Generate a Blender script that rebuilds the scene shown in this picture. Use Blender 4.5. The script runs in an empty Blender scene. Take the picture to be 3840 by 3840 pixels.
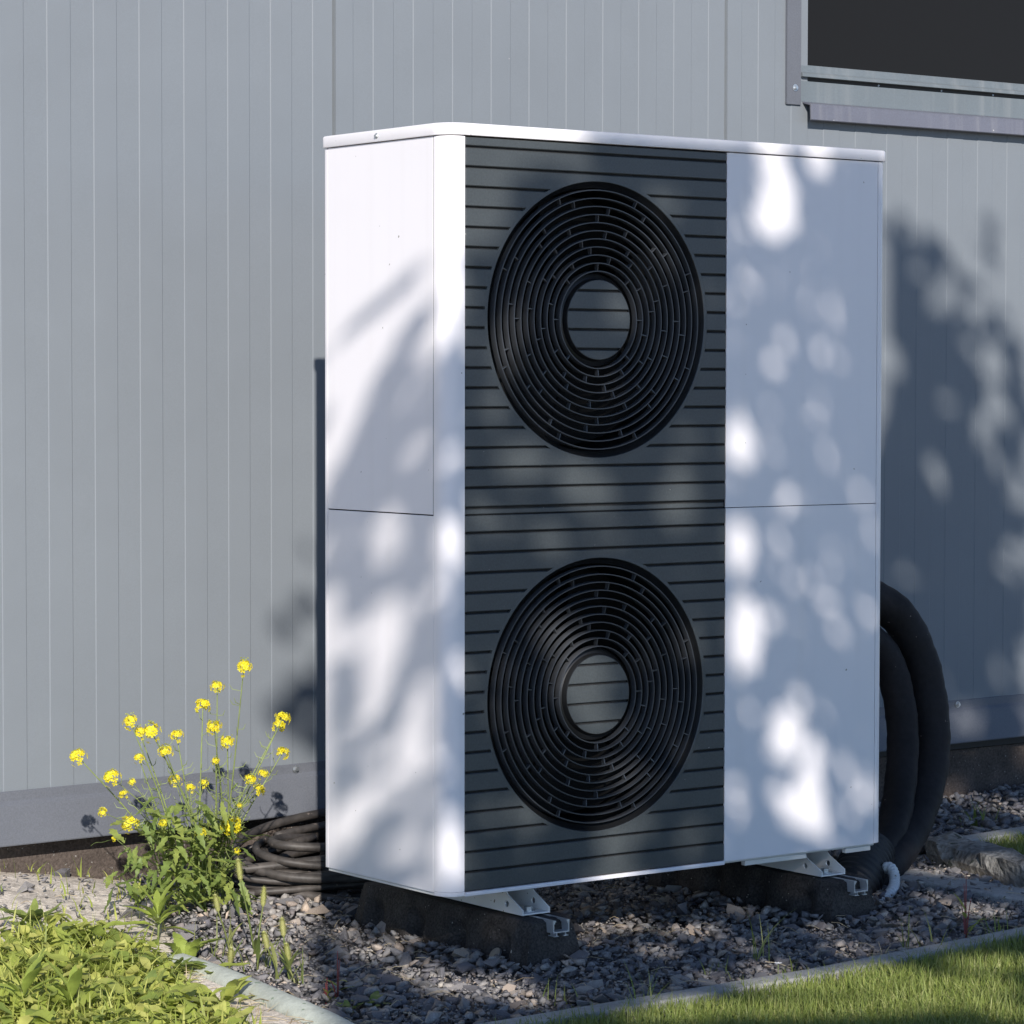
import bpy, bmesh, math, random
import numpy as np
from mathutils import Vector, Matrix
R = math.radians
random.seed(7)
scene = bpy.context.scene
COL = scene.collection

# ------------------------------------------------------------------ camera
F_PX, CAM = 11186.1, Vector((-3.1505, -4.4521, 0.9345))      # focal length for a 3840 px wide frame
YAW, PITCH, ROLL = 0.63786, -0.04166, 0.001426
_cy, _sy, _cp, _sp = math.cos(YAW), math.sin(YAW), math.cos(PITCH), math.sin(PITCH)
FWD = Vector((_sy*_cp, _cy*_cp, _sp))
_r = Vector((_cy, -_sy, 0)); _u = _r.cross(FWD)
RIGHT = _r*math.cos(ROLL) + _u*math.sin(ROLL)
UP = -_r*math.sin(ROLL) + _u*math.cos(ROLL)
cam_data = bpy.data.cameras.new('camera')
cam_data.sensor_width = 36.0
cam_data.lens = F_PX/3840*36.0
cam_data.clip_start = 0.05
cam_data.clip_end = 3000
cam = bpy.data.objects.new('camera', cam_data)
COL.objects.link(cam)
cam.matrix_world = Matrix(((RIGHT.x, UP.x, -FWD.x, CAM.x), (RIGHT.y, UP.y, -FWD.y, CAM.y),
                           (RIGHT.z, UP.z, -FWD.z, CAM.z), (0, 0, 0, 1)))
scene.camera = cam

# ------------------------------------------------------------------ sky, sun, exposure
SUN_AZ, SUN_EL = R(31.57), R(25.8)          # azimuth from the wall's normal, elevation
SUN = Vector((math.sin(SUN_AZ)*math.cos(SUN_EL), math.cos(SUN_AZ)*math.cos(SUN_EL), -math.sin(SUN_EL)))
world = bpy.data.worlds.new('World')
scene.world = world
world.use_nodes = True
nt = world.node_tree
nt.nodes.clear()
sky = nt.nodes.new('ShaderNodeTexSky')
sky.sky_type = 'NISHITA'
sky.sun_disc = False
sky.sun_elevation = SUN_EL
sky.sun_rotation = math.atan2(-SUN.x, -SUN.y)
sky.altitude = 100
sky.air_density = 0.4
sky.dust_density = 0.0
sky.ozone_density = 0.6
bg = nt.nodes.new('ShaderNodeBackground')
bg.inputs['Strength'].default_value = 0.15
wo = nt.nodes.new('ShaderNodeOutputWorld')
nt.links.new(sky.outputs[0], bg.inputs['Color'])
nt.links.new(bg.outputs[0], wo.inputs['Surface'])
sun_data = bpy.data.lights.new('sun', 'SUN')
sun_data.energy = 4.0
sun_data.angle = R(0.53)
sun_data.color = (1.0, 0.945, 0.885)
sun = bpy.data.objects.new('sun', sun_data)
COL.objects.link(sun)
sun.rotation_euler = SUN.to_track_quat('-Z', 'Y').to_euler()
sun.location = (-6, -9, 8)
scene.view_settings.view_transform = 'Standard'
scene.view_settings.look = 'None'
scene.view_settings.exposure = 0.62
scene.view_settings.gamma = 1.0
scene.view_settings.use_curve_mapping = False
scene.cycles.max_bounces = 8
scene.cycles.transparent_max_bounces = 8

# ------------------------------------------------------------------ key sizes (metres; z = 0 is the lower edge of the heat pump casing)
H, DEPTH, WID = 1.3963, 0.412, 1.10
WALL_Y, GZ = 1.15, -0.145

def at(px, py, y):
    """A point on the vertical plane y, from a place in a 1932 px wide picture."""
    s = 3840/1932
    d = RIGHT*((px*s-1920)/F_PX) + UP*(-(py*s-1920)/F_PX) + FWD
    return CAM + d*((y-CAM.y)/d.y)
def atz(px, py, z):
    s = 3840/1932
    d = RIGHT*((px*s-1920)/F_PX) + UP*(-(py*s-1920)/F_PX) + FWD
    return CAM + d*((z-CAM.z)/d.z)
def sstep(t):
    t = min(1.0, max(0.0, t)); return t*t*(3-2*t)
def ground_z(x, y):
    return GZ + 0.085*sstep((0.25-x)/0.7)*sstep((y-0.25)/0.9)
def atg(px, py):
    z = GZ
    for _ in range(6):
        p = atz(px, py, z); z = ground_z(p.x, p.y)
    return p

# ------------------------------------------------------------------ helpers
def tag(o, label=None, cat=None, group=None, kind=None):
    if label: o['label'] = label
    if cat: o['category'] = cat
    if group: o['group'] = group
    if kind: o['kind'] = kind
    return o
def empty(name, loc=(0, 0, 0)):
    o = bpy.data.objects.new(name, None); COL.objects.link(o)
    o.location = loc; o.empty_display_size = 0.05
    return o
def link(name, me, mat=None, parent=None, smooth=False):
    o = bpy.data.objects.new(name, me); COL.objects.link(o)
    if mat is not None and not me.materials:
        for m in (mat if isinstance(mat, (list, tuple)) else [mat]): me.materials.append(m)
    if parent is not None:
        o.parent = parent
        o.matrix_parent_inverse = Matrix.Translation(-world_loc(parent))
    if smooth:
        me.polygons.foreach_set('use_smooth', [True]*len(me.polygons))
    return o
def world_loc(o):
    # every parent is only translated
    v = Vector(o.location)
    p = o.parent
    if p is not None: v = v + o.matrix_parent_inverse.translation + world_loc(p)
    return v
def bm_obj(name, bm, mat, parent=None, smooth=False):
    me = bpy.data.meshes.new(name); bm.to_mesh(me); bm.free()
    return link(name, me, mat, parent, smooth)
def pd_obj(name, verts, faces, mat, parent=None, smooth=False):
    me = bpy.data.meshes.new(name); me.from_pydata([tuple(v) for v in verts], [], faces); me.update()
    return link(name, me, mat, parent, smooth)
def np_mesh(name, V, Fq, mat_idx=None):
    """V (n,3), Fq (m,k) all faces with k corners."""
    me = bpy.data.meshes.new(name)
    V = np.asarray(V, np.float32); Fq = np.asarray(Fq, np.int32); m, k = Fq.shape
    me.vertices.add(len(V)); me.vertices.foreach_set('co', V.ravel())
    me.loops.add(m*k); me.loops.foreach_set('vertex_index', Fq.ravel())
    me.polygons.add(m)
    me.polygons.foreach_set('loop_start', np.arange(0, m*k, k, dtype=np.int32))
    me.polygons.foreach_set('loop_total', np.full(m, k, np.int32))
    if mat_idx is not None: me.polygons.foreach_set('material_index', np.asarray(mat_idx, np.int32))
    me.update(calc_edges=True); me.validate()
    return me
def box_bm(x0, x1, y0, y1, z0, z1, bev=0.0, seg=2, bm=None):
    b = bmesh.new()
    vs = [b.verts.new((x, y, z)) for x in (x0, x1) for y in (y0, y1) for z in (z0, z1)]
    for f in ((0, 1, 3, 2), (4, 6, 7, 5), (0, 4, 5, 1), (2, 3, 7, 6), (0, 2, 6, 4), (1, 5, 7, 3)):
        b.faces.new([vs[i] for i in f])
    bmesh.ops.recalc_face_normals(b, faces=b.faces)
    if bev > 0:
        bmesh.ops.bevel(b, geom=list(b.edges), offset=bev, segments=seg, profile=0.5, affect='EDGES')
    if bm is None: return b
    me = bpy.data.meshes.new('tmp'); b.to_mesh(me); b.free(); bm.from_mesh(me); bpy.data.meshes.remove(me)
    return bm
def prism_bm(pts, z0, z1, bm=None, axis='z'):
    """Extrude a closed outline. axis z: pts are (x,y); axis x: pts are (y,z), extents along x; axis y: pts (x,z)."""
    bm = bm or bmesh.new()
    def P(a, b, c):
        return (a, b, c) if axis == 'z' else ((c, a, b) if axis == 'x' else (a, c, b))
    lo = [bm.verts.new(P(a, b, z0)) for a, b in pts]; hi = [bm.verts.new(P(a, b, z1)) for a, b in pts]
    n = len(pts)
    for i in range(n):
        j = (i+1) % n; bm.faces.new((lo[i], lo[j], hi[j], hi[i]))
    bm.faces.new(lo[::-1]); bm.faces.new(hi)
    bmesh.ops.recalc_face_normals(bm, faces=bm.faces)
    return bm
def tube_data(path, rad, sides=10, cap=True):
    path = [Vector(p) for p in path]; n = len(path)
    rads = rad if isinstance(rad, (list, tuple)) else [rad]*n
    V, Fc = [], []
    t = (path[1]-path[0]).normalized()
    a = t.orthogonal().normalized()
    for i, p in enumerate(path):
        t2 = ((path[min(i+1, n-1)]-path[max(i-1, 0)])).normalized()
        a = (a - t2*a.dot(t2)).normalized(); b = t2.cross(a)
        for k in range(sides):
            w = 2*math.pi*k/sides
            V.append(p + (a*math.cos(w)+b*math.sin(w))*rads[i])
    for i in range(n-1):
        for k in range(sides):
            k2 = (k+1) % sides
            Fc.append((i*sides+k, i*sides+k2, (i+1)*sides+k2, (i+1)*sides+k))
    if cap:
        Fc.append(tuple(range(sides))[::-1]); Fc.append(tuple((n-1)*sides+k for k in range(sides)))
    return V, Fc
def catmull(pts, per=8):
    pts = [Vector(p) for p in pts]; out = []
    P = [pts[0]*2-pts[1]] + pts + [pts[-1]*2-pts[-2]]
    for i in range(1, len(P)-2):
        for k in range(per):
            t = k/per; a, b, c, d = P[i-1], P[i], P[i+1], P[i+2]
            out.append(0.5*((2*b)+(c-a)*t+(2*a-5*b+4*c-d)*t*t+(-a+3*b-3*c+d)*t**3))
    out.append(pts[-1]); return out
class Acc:
    """Collects faces of several shapes for one mesh."""
    def __init__(s): s.V, s.F = [], []
    def add(s, V, Fc):
        o = len(s.V); s.V += list(V); s.F += [tuple(i+o for i in f) for f in Fc]
    def tube(s, path, rad, sides=8): s.add(*tube_data(path, rad, sides))
    def obj(s, name, mat, parent=None, smooth=False): return pd_obj(name, s.V, s.F, mat, parent, smooth)

# ------------------------------------------------------------------ materials
def mat(name, col, rough=0.6, spec=0.5, metal=0.0, var=None, bump=None, speck=None, rnd=None, trans=0.0, coat=0.0, streak=None):
    """col base colour; var (scale, amount); bump (scale, strength, dist); speck (scale, threshold, colour); rnd = list of colours picked per piece."""
    m = bpy.data.materials.new(name); m.use_nodes = True
    n, l = m.node_tree.nodes, m.node_tree.links
    b = n['Principled BSDF']
    b.inputs['Roughness'].default_value = rough
    b.inputs['Specular IOR Level'].default_value = spec
    b.inputs['Metallic'].default_value = metal
    if coat: b.inputs['Coat Weight'].default_value = coat
    tc = n.new('ShaderNodeTexCoord')
    src = None
    if rnd:
        oi = n.new('ShaderNodeObjectInfo'); ge = n.new('ShaderNodeNewGeometry')
        ad = n.new('ShaderNodeMath'); ad.operation = 'ADD'
        l.new(oi.outputs['Random'], ad.inputs[0]); l.new(ge.outputs['Random Per Island'], ad.inputs[1])
        fr = n.new('ShaderNodeMath'); fr.operation = 'FRACT'; l.new(ad.outputs[0], fr.inputs[0])
        cr = n.new('ShaderNodeValToRGB'); cr.color_ramp.interpolation = 'LINEAR'
        el = cr.color_ramp.elements
        while len(el) < len(rnd): el.new(0.5)
        for i, c in enumerate(rnd):
            el[i].position = i/(len(rnd)-1); el[i].color = (*c, 1)
        l.new(fr.outputs[0], cr.inputs[0]); src = cr.outputs[0]
    else:
        rg = n.new('ShaderNodeRGB'); rg.outputs[0].default_value = (*col, 1); src = rg.outputs[0]
    def noise(scale, detail=4, vec=None):
        t = n.new('ShaderNodeTexNoise'); t.inputs['Scale'].default_value = scale; t.inputs['Detail'].default_value = detail
        l.new(vec or tc.outputs['Object'], t.inputs['Vector']); return t.outputs[0]
    def mix(fac, a, c):
        x = n.new('ShaderNodeMix'); x.data_type = 'RGBA'
        l.new(fac, x.inputs[0]); l.new(a, x.inputs[6])
        if isinstance(c, tuple): x.inputs[7].default_value = (*c, 1)
        else: l.new(c, x.inputs[7])
        return x.outputs[2]
    def ramp(v, lo, hi, a=0.0, c=1.0):
        r = n.new('ShaderNodeMapRange'); l.new(v, r.inputs[0])
        r.inputs[1].default_value = lo; r.inputs[2].default_value = hi; r.inputs[3].default_value = a; r.inputs[4].default_value = c
        return r.outputs[0]
    if var:
        for (sc, am) in (var if isinstance(var, list) else [var]):
            f = ramp(noise(sc), 0.3, 0.7, 1-am, 1+am)
            v = n.new('ShaderNodeVectorMath'); v.operation = 'SCALE'
            l.new(src, v.inputs[0]); l.new(f, v.inputs['Scale']); src = v.outputs[0]
    if streak:
        sc, am, c = streak
        mp = n.new('ShaderNodeMapping'); mp.inputs['Scale'].default_value = (sc, sc, sc*0.03)
        l.new(tc.outputs['Object'], mp.inputs['Vector'])
        src = mix(ramp(noise(1.0, 6, mp.outputs[0]), 0.52, 0.8, 0.0, am), src, c)
    if speck:
        for (sc, th, c) in (speck if isinstance(speck, list) else [speck]):
            src = mix(ramp(noise(sc, 1), th, th+0.015), src, c)
    l.new(src, b.inputs['Base Color'])
    if bump:
        bp = n.new('ShaderNodeBump'); bp.inputs['Strength'].default_value = bump[1]; bp.inputs['Distance'].default_value = bump[2]
        l.new(noise(bump[0], 3), bp.inputs['Height']); l.new(bp.outputs[0], b.inputs['Normal'])
    if trans:
        tr = n.new('ShaderNodeBsdfTranslucent'); l.new(src, tr.inputs['Color'])
        mx = n.new('ShaderNodeMixShader'); mx.inputs[0].default_value = trans
        l.new(b.outputs[0], mx.inputs[1]); l.new(tr.outputs[0], mx.inputs[2])
        l.new(mx.outputs[0], n['Material Output'].inputs['Surface'])
    return m

M = {}
M['white'] = mat('white_enamel', (.755, .730, .742), .36, .4, var=(3, .015), bump=(420, .06, .0004), speck=[(95, .80, (.22, .2, .18)), (38, .82, (.3, .27, .23))], streak=(26, .16, (.6, .57, .54)))
M['white_part'] = mat('white_coated_steel', (.72, .71, .68), .4, var=(14, .05), speck=[(90, .76, (.2, .16, .12))])
M['slat'] = mat('anthracite_plastic', (.052, .059, .061), .42, .5, var=[(5, .08), (260, .14)], bump=(700, .22, .0006), speck=[(150, .80, (.3, .29, .26))])
M['slat_back'] = mat('anthracite_groove', (.022, .022, .022), .8, .2, var=(40, .3))
M['black'] = mat('black_plastic', (.012, .0125, .0135), .38, .5, var=(30, .15))
M['ring'] = mat('black_ring_plastic', (.046, .049, .054), .36, .5, var=(30, .15))
M['cavity'] = mat('dark_cavity', (.004, .004, .004), .9, .05)
M['blade'] = mat('fan_blade_plastic', (.006, .006, .006), .6, .1)
M['wall'] = mat('grey_painted_steel', (.180, .198, .215), .48, .2, var=[(1.3, .03), (9, .018), (420, .035)], bump=(600, .08, .0004), speck=[(55, .845, (.28, .28, .28))], streak=(9, .10, (.2, .215, .23)))
M['flash'] = mat('dark_grey_flashing', (.118, .125, .142), .48, .2, var=[(5, .05), (320, .11)], bump=(500, .15, .0005), speck=[(60, .84, (.3, .3, .3))])
M['sill'] = mat('grey_sill_steel', (.128, .132, .160), .42, var=[(6, .05), (300, .1)], streak=(40, .18, (.45, .43, .4)), speck=[(70, .78, (.5, .48, .45))])
M['channel'] = mat('blue_grey_channel_steel', (.135, .155, .165), .38, var=[(6, .05), (200, .06)], streak=(30, .2, (.45, .43, .4)))
M['gap'] = mat('black_gap_fill', (.012, .011, .010), .6)  # flat black for the panel seam, window gap and core behind wall joints
M['glass'] = mat('dark_window_glass', (.012, .0115, .011), .3, .1)
M['plinth'] = mat('brown_bitumen_plinth', (.085, .068, .058), .9, .2, var=[(12, .25), (160, .35)], bump=(180, .6, .004), speck=[(130, .74, (.25, .24, .22))])
M['rubber'] = mat('recycled_rubber', (.050, .044, .040), .8, .2, var=[(25, .3), (240, .5)], bump=(260, .8, .003), speck=[(130, .755, (.28, .25, .22)), (60, .79, (.5, .45, .4))])
M['alu'] = mat('aluminium_rail', (.62, .62, .62), .35, .5, .6, var=(30, .08))
M['zinc'] = mat('zinc_plated_steel', (.5, .52, .53), .35, .5, .85, var=(60, .15))
M['hose'] = mat('black_foam_insulation', (.013, .0115, .0125), .7, .25, var=[(8, .35), (90, .2)], bump=(90, .3, .002), speck=[(80, .78, (.14, .12, .11))])
M['sleeve'] = mat('black_corrugated_pipe', (.014, .014, .015), .55)
M['conduit'] = mat('pale_grey_conduit', (.58, .60, .61), .45, var=(30, .06), speck=[(70, .78, (.2, .18, .15))])
M['cable'] = mat('dusty_black_cable', (.055, .048, .043), .55, .4, var=[(9, .5), (70, .3)], speck=[(50, .73, (.16, .13, .11))])
M['soil'] = mat('dry_soil', (.56, .50, .43), .95, .1, var=[(6, .2), (60, .35), (300, .3)], bump=(140, .5, .006))
M['turf'] = mat('lawn_soil', (.06, .075, .025), .95, .1, var=[(8, .2), (70, .3)], bump=(60, .8, .01))
M['stone'] = mat('crushed_basalt', None, .72, .3, rnd=[(.095, .092, 0.102), (.16, .152, 0.153), (.24, .225, 0.216), (.115, .110, 0.123), (.36, .33, 0.288), (.17, .162, 0.167), (.28, .262, 0.244), (.41, .33, 0.260), (.125, .12, 0.132), (.21, .197, 0.191), (.33, .31, 0.284), (.105, .103, 0.113)], var=[(70, .25), (300, .2)], bump=(240, .5, .003))
M['bed'] = mat('gravel_dust', (.13, .125, .125), .95, .1, var=[(50, .4), (200, .4)], bump=(130, 1.0, .01))
M['kerb'] = mat('concrete_kerb', (.34, .335, .32), .85, .2, var=[(7, .12), (90, .15), (400, .15)], bump=(220, .5, .003), speck=[(60, .72, (.16, .17, .12))])
M['kerb_green'] = mat('weathered_green_kerb', (.43, .455, .40), .75, .3, var=[(10, .12), (60, .12), (300, .1)], bump=(150, .4, .003), speck=[(45, .70, (.22, .27, .2)), (90, .75, (.5, .5, .44))])
M['grass'] = mat('lawn_grass', None, .5, .3, rnd=[(.16, .215, .05), (.22, .28, .065), (.30, .345, .09), (.19, .245, .055), (.38, .39, .15), (.26, .315, .08)], trans=.35)
M['weed'] = mat('weed_leaf', None, .5, .35, rnd=[(.28, .34, .065), (.38, .43, .085), (.20, .26, .055), (.46, .46, .12), (.33, .39, .075), (.50, .50, .14), (.42, .46, .10)], var=(40, .15), trans=.35)
M['leaf'] = mat('mustard_leaf', None, .5, .35, rnd=[(.18, .25, .065), (.24, .31, .08), (.32, .37, .09), (.20, .27, .075)], var=(60, .18), trans=.42)
M['bright_leaf'] = mat('bright_seedling_leaf', (.31, .38, .075), .45, .35, var=(50, .15), trans=.35)
M['stem'] = mat('green_stem', (.24, .29, .10), .55, .3, var=(40, .2), trans=.1)
M['petal'] = mat('yellow_petal', None, .5, .3, rnd=[(.80, .68, .02), (.86, .77, .05), (.76, .60, .015)], trans=.3)
M['bud'] = mat('green_bud', (.30, .33, .04), .5)
M['seedhead'] = mat('foxtail_bristle', None, .6, .3, rnd=[(.55, .55, .20), (.62, .60, .26), (.46, .50, .15)], trans=.4)
M['blade_leaf'] = mat('foxtail_blade', None, .5, .3, rnd=[(.19, .23, .07), (.25, .25, .09), (.14, .19, .05)], trans=.3)
M['red'] = mat('red_stem', (.22, .05, .045), .55, var=(40, .3))
M['straw'] = mat('dry_straw', None, .7, .2, rnd=[(.42, .34, .21), (.5, .42, .28), (.33, .25, .15)])
M['white_petal'] = mat('white_petal', (.75, .75, .72), .5)
M['bark'] = mat('tree_bark', (.10, .075, .055), .9, var=(12, .3), bump=(30, .8, .02))
M['crown'] = mat('tree_leaf', None, .55, .35, rnd=[(.04, .08, .02), (.06, .11, .025), (.05, .09, .02)], trans=.12)
M['log'] = mat('weathered_stone', (.22, .21, .19), .9, var=[(9, .4), (60, .4)], bump=(60, 1.0, .012), speck=[(30, .66, (.07, .075, .06))])

# ================================================================== THE SETTING
# one sheet to the horizon, finer near the unit where the soil rises towards the wall
def sheet():
    xs = [-600, -60, -12, -4] + [(-2.0+0.15*i) for i in range(34)] + [3.4, 6, 14, 60, 600]
    ys = [-600, -60, -12, -4] + [(-2.0+0.15*i) for i in range(23)] + [1.6, 4, 14, 60, 600]
    V = [(x, y, ground_z(x, y) if abs(x) < 5 and abs(y) < 3 else ground_z(max(-5, min(5, x)), max(-3, min(1.2, y)))-0.0) for y in ys for x in xs]
    n = len(xs)
    Fc = [(j*n+i, j*n+i+1, (j+1)*n+i+1, (j+1)*n+i) for j in range(len(ys)-1) for i in range(n-1)]
    return V, Fc
gv, gf = sheet()
ground = tag(pd_obj('ground', [(x, y, z-0.012) for x, y, z in gv], gf, M['soil'], smooth=True), kind='structure')
def patch(name, poly, z, m):
    return tag(pd_obj(name, [(x, y, z) for x, y in poly], [tuple(range(len(poly)))], m), kind='structure')
KERB_Y = lambda x: -0.452 + 0.085*(x/1.2) if x > 0 else -0.452
LAWN_A = [(-0.40, -0.50), (0.0, -0.51), (1.2, -0.425), (3.2, -0.28), (4.5, -3.5), (-0.9, -3.5)]
LAWN_B = [(1.98, 0.46), (4.4, 0.62), (4.4, -0.05), (1.72, -0.05)]
patch('lawn_ground', LAWN_A, GZ-0.004, M['turf'])
patch('far_lawn_ground', LAWN_B, GZ-0.002, M['turf'])

# ------------------------------------------------------------------ the building
B0 = empty('building', (0.5, WALL_Y, GZ))
tag(B0, 'grey metal clad building wall with vertical ribbed panels behind the white unit', 'building')
PITCH_W, JOINT = 0.1095, 0.506
def wall_panel(x0, x1, cut=None):
    """One 1147 mm sandwich panel: bands stepping out and in by 1.6 mm."""
    V, Fc = [], []
    def strip(xa, ya, xb, yb, z0, z1):
        i = len(V); V.extend([(xa, ya, z0), (xb, yb, z0), (xb, yb, z1), (xa, ya, z1)]); Fc.append((i, i+1, i+2, i+3))
    ZT, ZB = 3.3, -0.0
    Y = WALL_Y
    pr = [(x0+0.003, Y+0.012), (x0+0.006, Y)]              # joint lip facing the sun
    k = 0
    x = x0 + 0.106
    pr.append((x0+0.052-0.0008, Y)); pr.append((x0+0.052+0.0008, Y+0.0012))
    while x < x1-0.02:
        pr.append((x-0.0010, Y+0.0012)); pr.append((x+0.0010, Y))            # bright step
        if x+0.055 < x1-0.012:
            pr.append((x+0.055-0.0008, Y)); pr.append((x+0.055+0.0008, Y+0.0012))   # dark step
        x += PITCH_W
    pr.append((x1-0.004, pr[-1][1])); pr.append((x1-0.001, Y+0.014))
    for (xa, ya), (xb, yb) in zip(pr, pr[1:]):
        top = ZT
        if cut and xa >= cut[0]-0.001: top = cut[1]
        strip(xa, ya, xb, yb, ZB, top)
    return pd_obj('wall_panel', V, Fc, M['wall'], B0)
W_ = 1.147
for k in range(-4, 5):
    x0 = JOINT + k*W_
    if x0 > 1.6: break
    wall_panel(x0, x0+W_)
wall_panel(1.653, 1.653+W_, (1.895, 1.66))
wall_panel(2.80, 2.80+W_, (2.80, 1.66))
wall_panel(3.947, 3.947+W_)
# dark core behind the joints
bm_obj('wall_core', box_bm(-4.0, 1.87, WALL_Y+0.014, WALL_Y+0.15, -0.02, 3.3), M['gap'], B0)
bm_obj('wall_core', box_bm(1.872, 3.95, WALL_Y+0.014, WALL_Y+0.15, -0.02, 1.70), M['gap'], B0)
bm_obj('wall_core', box_bm(3.952, 5.0, WALL_Y+0.014, WALL_Y+0.15, -0.02, 3.3), M['gap'], B0)
bm_obj('plinth', box_bm(-4.2, 5.2, WALL_Y+0.032, WALL_Y+0.3, -0.5, -0.025), M['plinth'], B0)
# base flashing, folded; two lengths meet in an overlapped seam
def flashing(x0, x1, dy):
    Y = WALL_Y - dy
    def zz(x, z): return z + 0.0075*(x-0.0)          # the whole strip climbs a little to the right
    prof = [(Y-0.002, 0.094), (Y-0.004, 0.0925), (Y-0.0055, 0.0735), (Y-0.0125, 0.0645), (Y-0.032, -0.014), (Y-0.031, -0.0165), (Y+0.020, -0.012)]
    V, Fc = [], []
    n = 14
    for i in range(n+1):
        x = x0+(x1-x0)*i/n
        V += [(x, y, zz(x, z)) for y, z in prof]
    m = len(prof)
    for i in range(n):
        for j in range(m-1): Fc.append((i*m+j, i*m+j+1, (i+1)*m+j+1, (i+1)*m+j))
    return pd_obj('base_flashing', V, Fc, M['flash'], B0)
def screw_bm(p, n=(0, -1, 0), s=1.0):
    bm = bmesh.new(); rot = Vector((0, 0, 1)).rotation_difference(Vector(n)).to_matrix().to_4x4()
    def cyl(r0, r1, h0, h1, seg):
        q = bmesh.ops.create_cone(bm, cap_ends=True, segments=seg, radius1=r0, radius2=r1, depth=h1-h0)
        bmesh.ops.translate(bm, verts=q['verts'], vec=(0, 0, (h0+h1)/2))
    cyl(.0085*s, .0085*s, 0, .0012*s, 20); cyl(.0068*s, .0058*s, .0012*s, .0028*s, 20); cyl(.0046*s, .0042*s, .0028*s, .0072*s, 6)
    bmesh.ops.transform(bm, matrix=Matrix.Translation(Vector(p)) @ rot, verts=bm.verts)
    return bm
fl = flashing(-4.0, 0.4185, 0.0)
bm_obj('screw', screw_bm((0.399, WALL_Y-0.0065, 0.0855)), M['zinc'], fl)
fr = flashing(0.39, 5.0, -0.0015)
bm_obj('screw', screw_bm((2.462, WALL_Y-0.005, 0.1015)), M['zinc'], fr)
bm_obj('screw', screw_bm((-1.2, WALL_Y-0.0065, 0.076)), M['zinc'], fl)

# window: jamb trim, channel, black gap strip, sill panel, drip sill, glass
trim = bm_obj('jamb_trim', prism_bm([(1.849, WALL_Y-0.006), (1.8955, WALL_Y-0.006), (1.8955, WALL_Y+0.06), (1.8925, WALL_Y+0.06), (1.8925, WALL_Y-0.003), (1.8515, WALL_Y-0.003), (1.8515, WALL_Y+0.004), (1.849, WALL_Y+0.004)], 1.6425, 3.2), M['flash'], B0)
bm_obj('screw', screw_bm((1.876, WALL_Y-0.0065, 1.684)), M['zinc'], trim)
X0, X1 = 1.8965, 3.93
bm_obj('window_pane', box_bm(X0, X1, WALL_Y+0.014, WALL_Y+0.03, 1.7445, 3.2), M['glass'], B0)
def xprof(name, prof, m, x0=X0, x1=X1, parent=B0):
    return bm_obj(name, prism_bm(prof, x0, x1, axis='x'), m, parent)
Y = WALL_Y
ch = xprof('window_channel', [(Y+0.013, 1.7455), (Y+0.001, 1.7435), (Y-0.001, 1.7405), (Y-0.0025, 1.7265), (Y-0.010, 1.7215), (Y-0.0115, 1.7165), (Y-0.0115, 1.7135), (Y+0.013, 1.7135)], M['channel'])
xprof('black_gap_strip', [(Y+0.02, 1.7132), (Y+0.006, 1.7132), (Y+0.006, 1.7035), (Y+0.02, 1.7035)], M['gap'])  # black strip set back in the gap under the channel
xprof('sill_panel', [(Y+0.02, 1.7033), (Y-0.0005, 1.7033), (Y-0.0005, 1.652), (Y+0.02, 1.652)], M['channel'])
xprof('drip_sill', [(Y+0.012, 1.6525), (Y-0.003, 1.6515), (Y-0.028, 1.6455), (Y-0.0315, 1.6435), (Y-0.0335, 1.6055), (Y-0.031, 1.6035), (Y-0.0295, 1.6055), (Y-0.0275, 1.6415), (Y-0.003, 1.6475), (Y+0.012, 1.6485)], M['sill'], x0=1.906)
for px in (1657.5, 1776, 1873.5):
    p = at(px, 160, Y+0.006)
    bm_obj('rivet', screw_bm((p.x, Y+0.006, 1.7085), s=.32), M['zinc'], ch)
# the building's back and roof
bm_obj('roof_edge', box_bm(-4.1, 5.1, WALL_Y-0.05, WALL_Y+0.35, 3.302, 3.45, .01), M['flash'], B0)

# ================================================================== THE HEAT PUMP
HP = empty('heat_pump', (0.55, 0.2, -0.056))
tag(HP, 'white outdoor heat pump unit with dark slatted front and two round fan grilles', 'heat pump')
def arc(cx, cy, r, a0, a1, n=8):
    return [(cx+r*math.cos(R(a0+(a1-a0)*i/n)), cy+r*math.sin(R(a0+(a1-a0)*i/n))) for i in range(n+1)]
ZT = H-0.002
# lid: rounded plan, rounded upper edge, thin drip edge
def lid():
    def plan(o, rf=.045, rb=.012, rr=.022):
        x0, x1, y0, y1 = -0.004-o, WID+0.003+o, -0.004-o, DEPTH+0.002+o
        pts = arc(x0+rf, y0+rf, rf, 180, 270, 12) + arc(x1-rr, y0+rr, rr, 270, 360, 8) + arc(x1-rb, y1-rb, rb, 0, 90, 5) + arc(x0+rb, y1-rb, rb, 90, 180, 5)
        return pts
    lev = [(0.0, H-0.0005), (0.0006, H+0.0004), (0.0006, H+0.0180), (0.0001, H+0.0200), (-0.0010, H+0.0212), (-0.003, H+0.0219), (-0.02, H+0.0222)]
    V, Fc = [], []
    n = len(plan(0))
    for o, z in lev: V += [(x, y, z) for x, y in plan(o)]
    for i in range(len(lev)-1):
        for k in range(n):
            k2 = (k+1) % n; Fc.append((i*n+k, i*n+k2, (i+1)*n+k2, (i+1)*n+k))
    Fc.append(tuple((len(lev)-1)*n+k for k in range(n))); Fc.append(tuple(range(n))[::-1])
    return pd_obj('lid', V, Fc, M['white'], HP, smooth=False)
LID = lid()
for pl in LID.data.polygons: pl.use_smooth = len(pl.vertices) == 4
bm_obj('screw', screw_bm((-0.0046, 0.221, 1.4065), (-1, 0, 0), .62), M['zinc'], LID)
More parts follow.
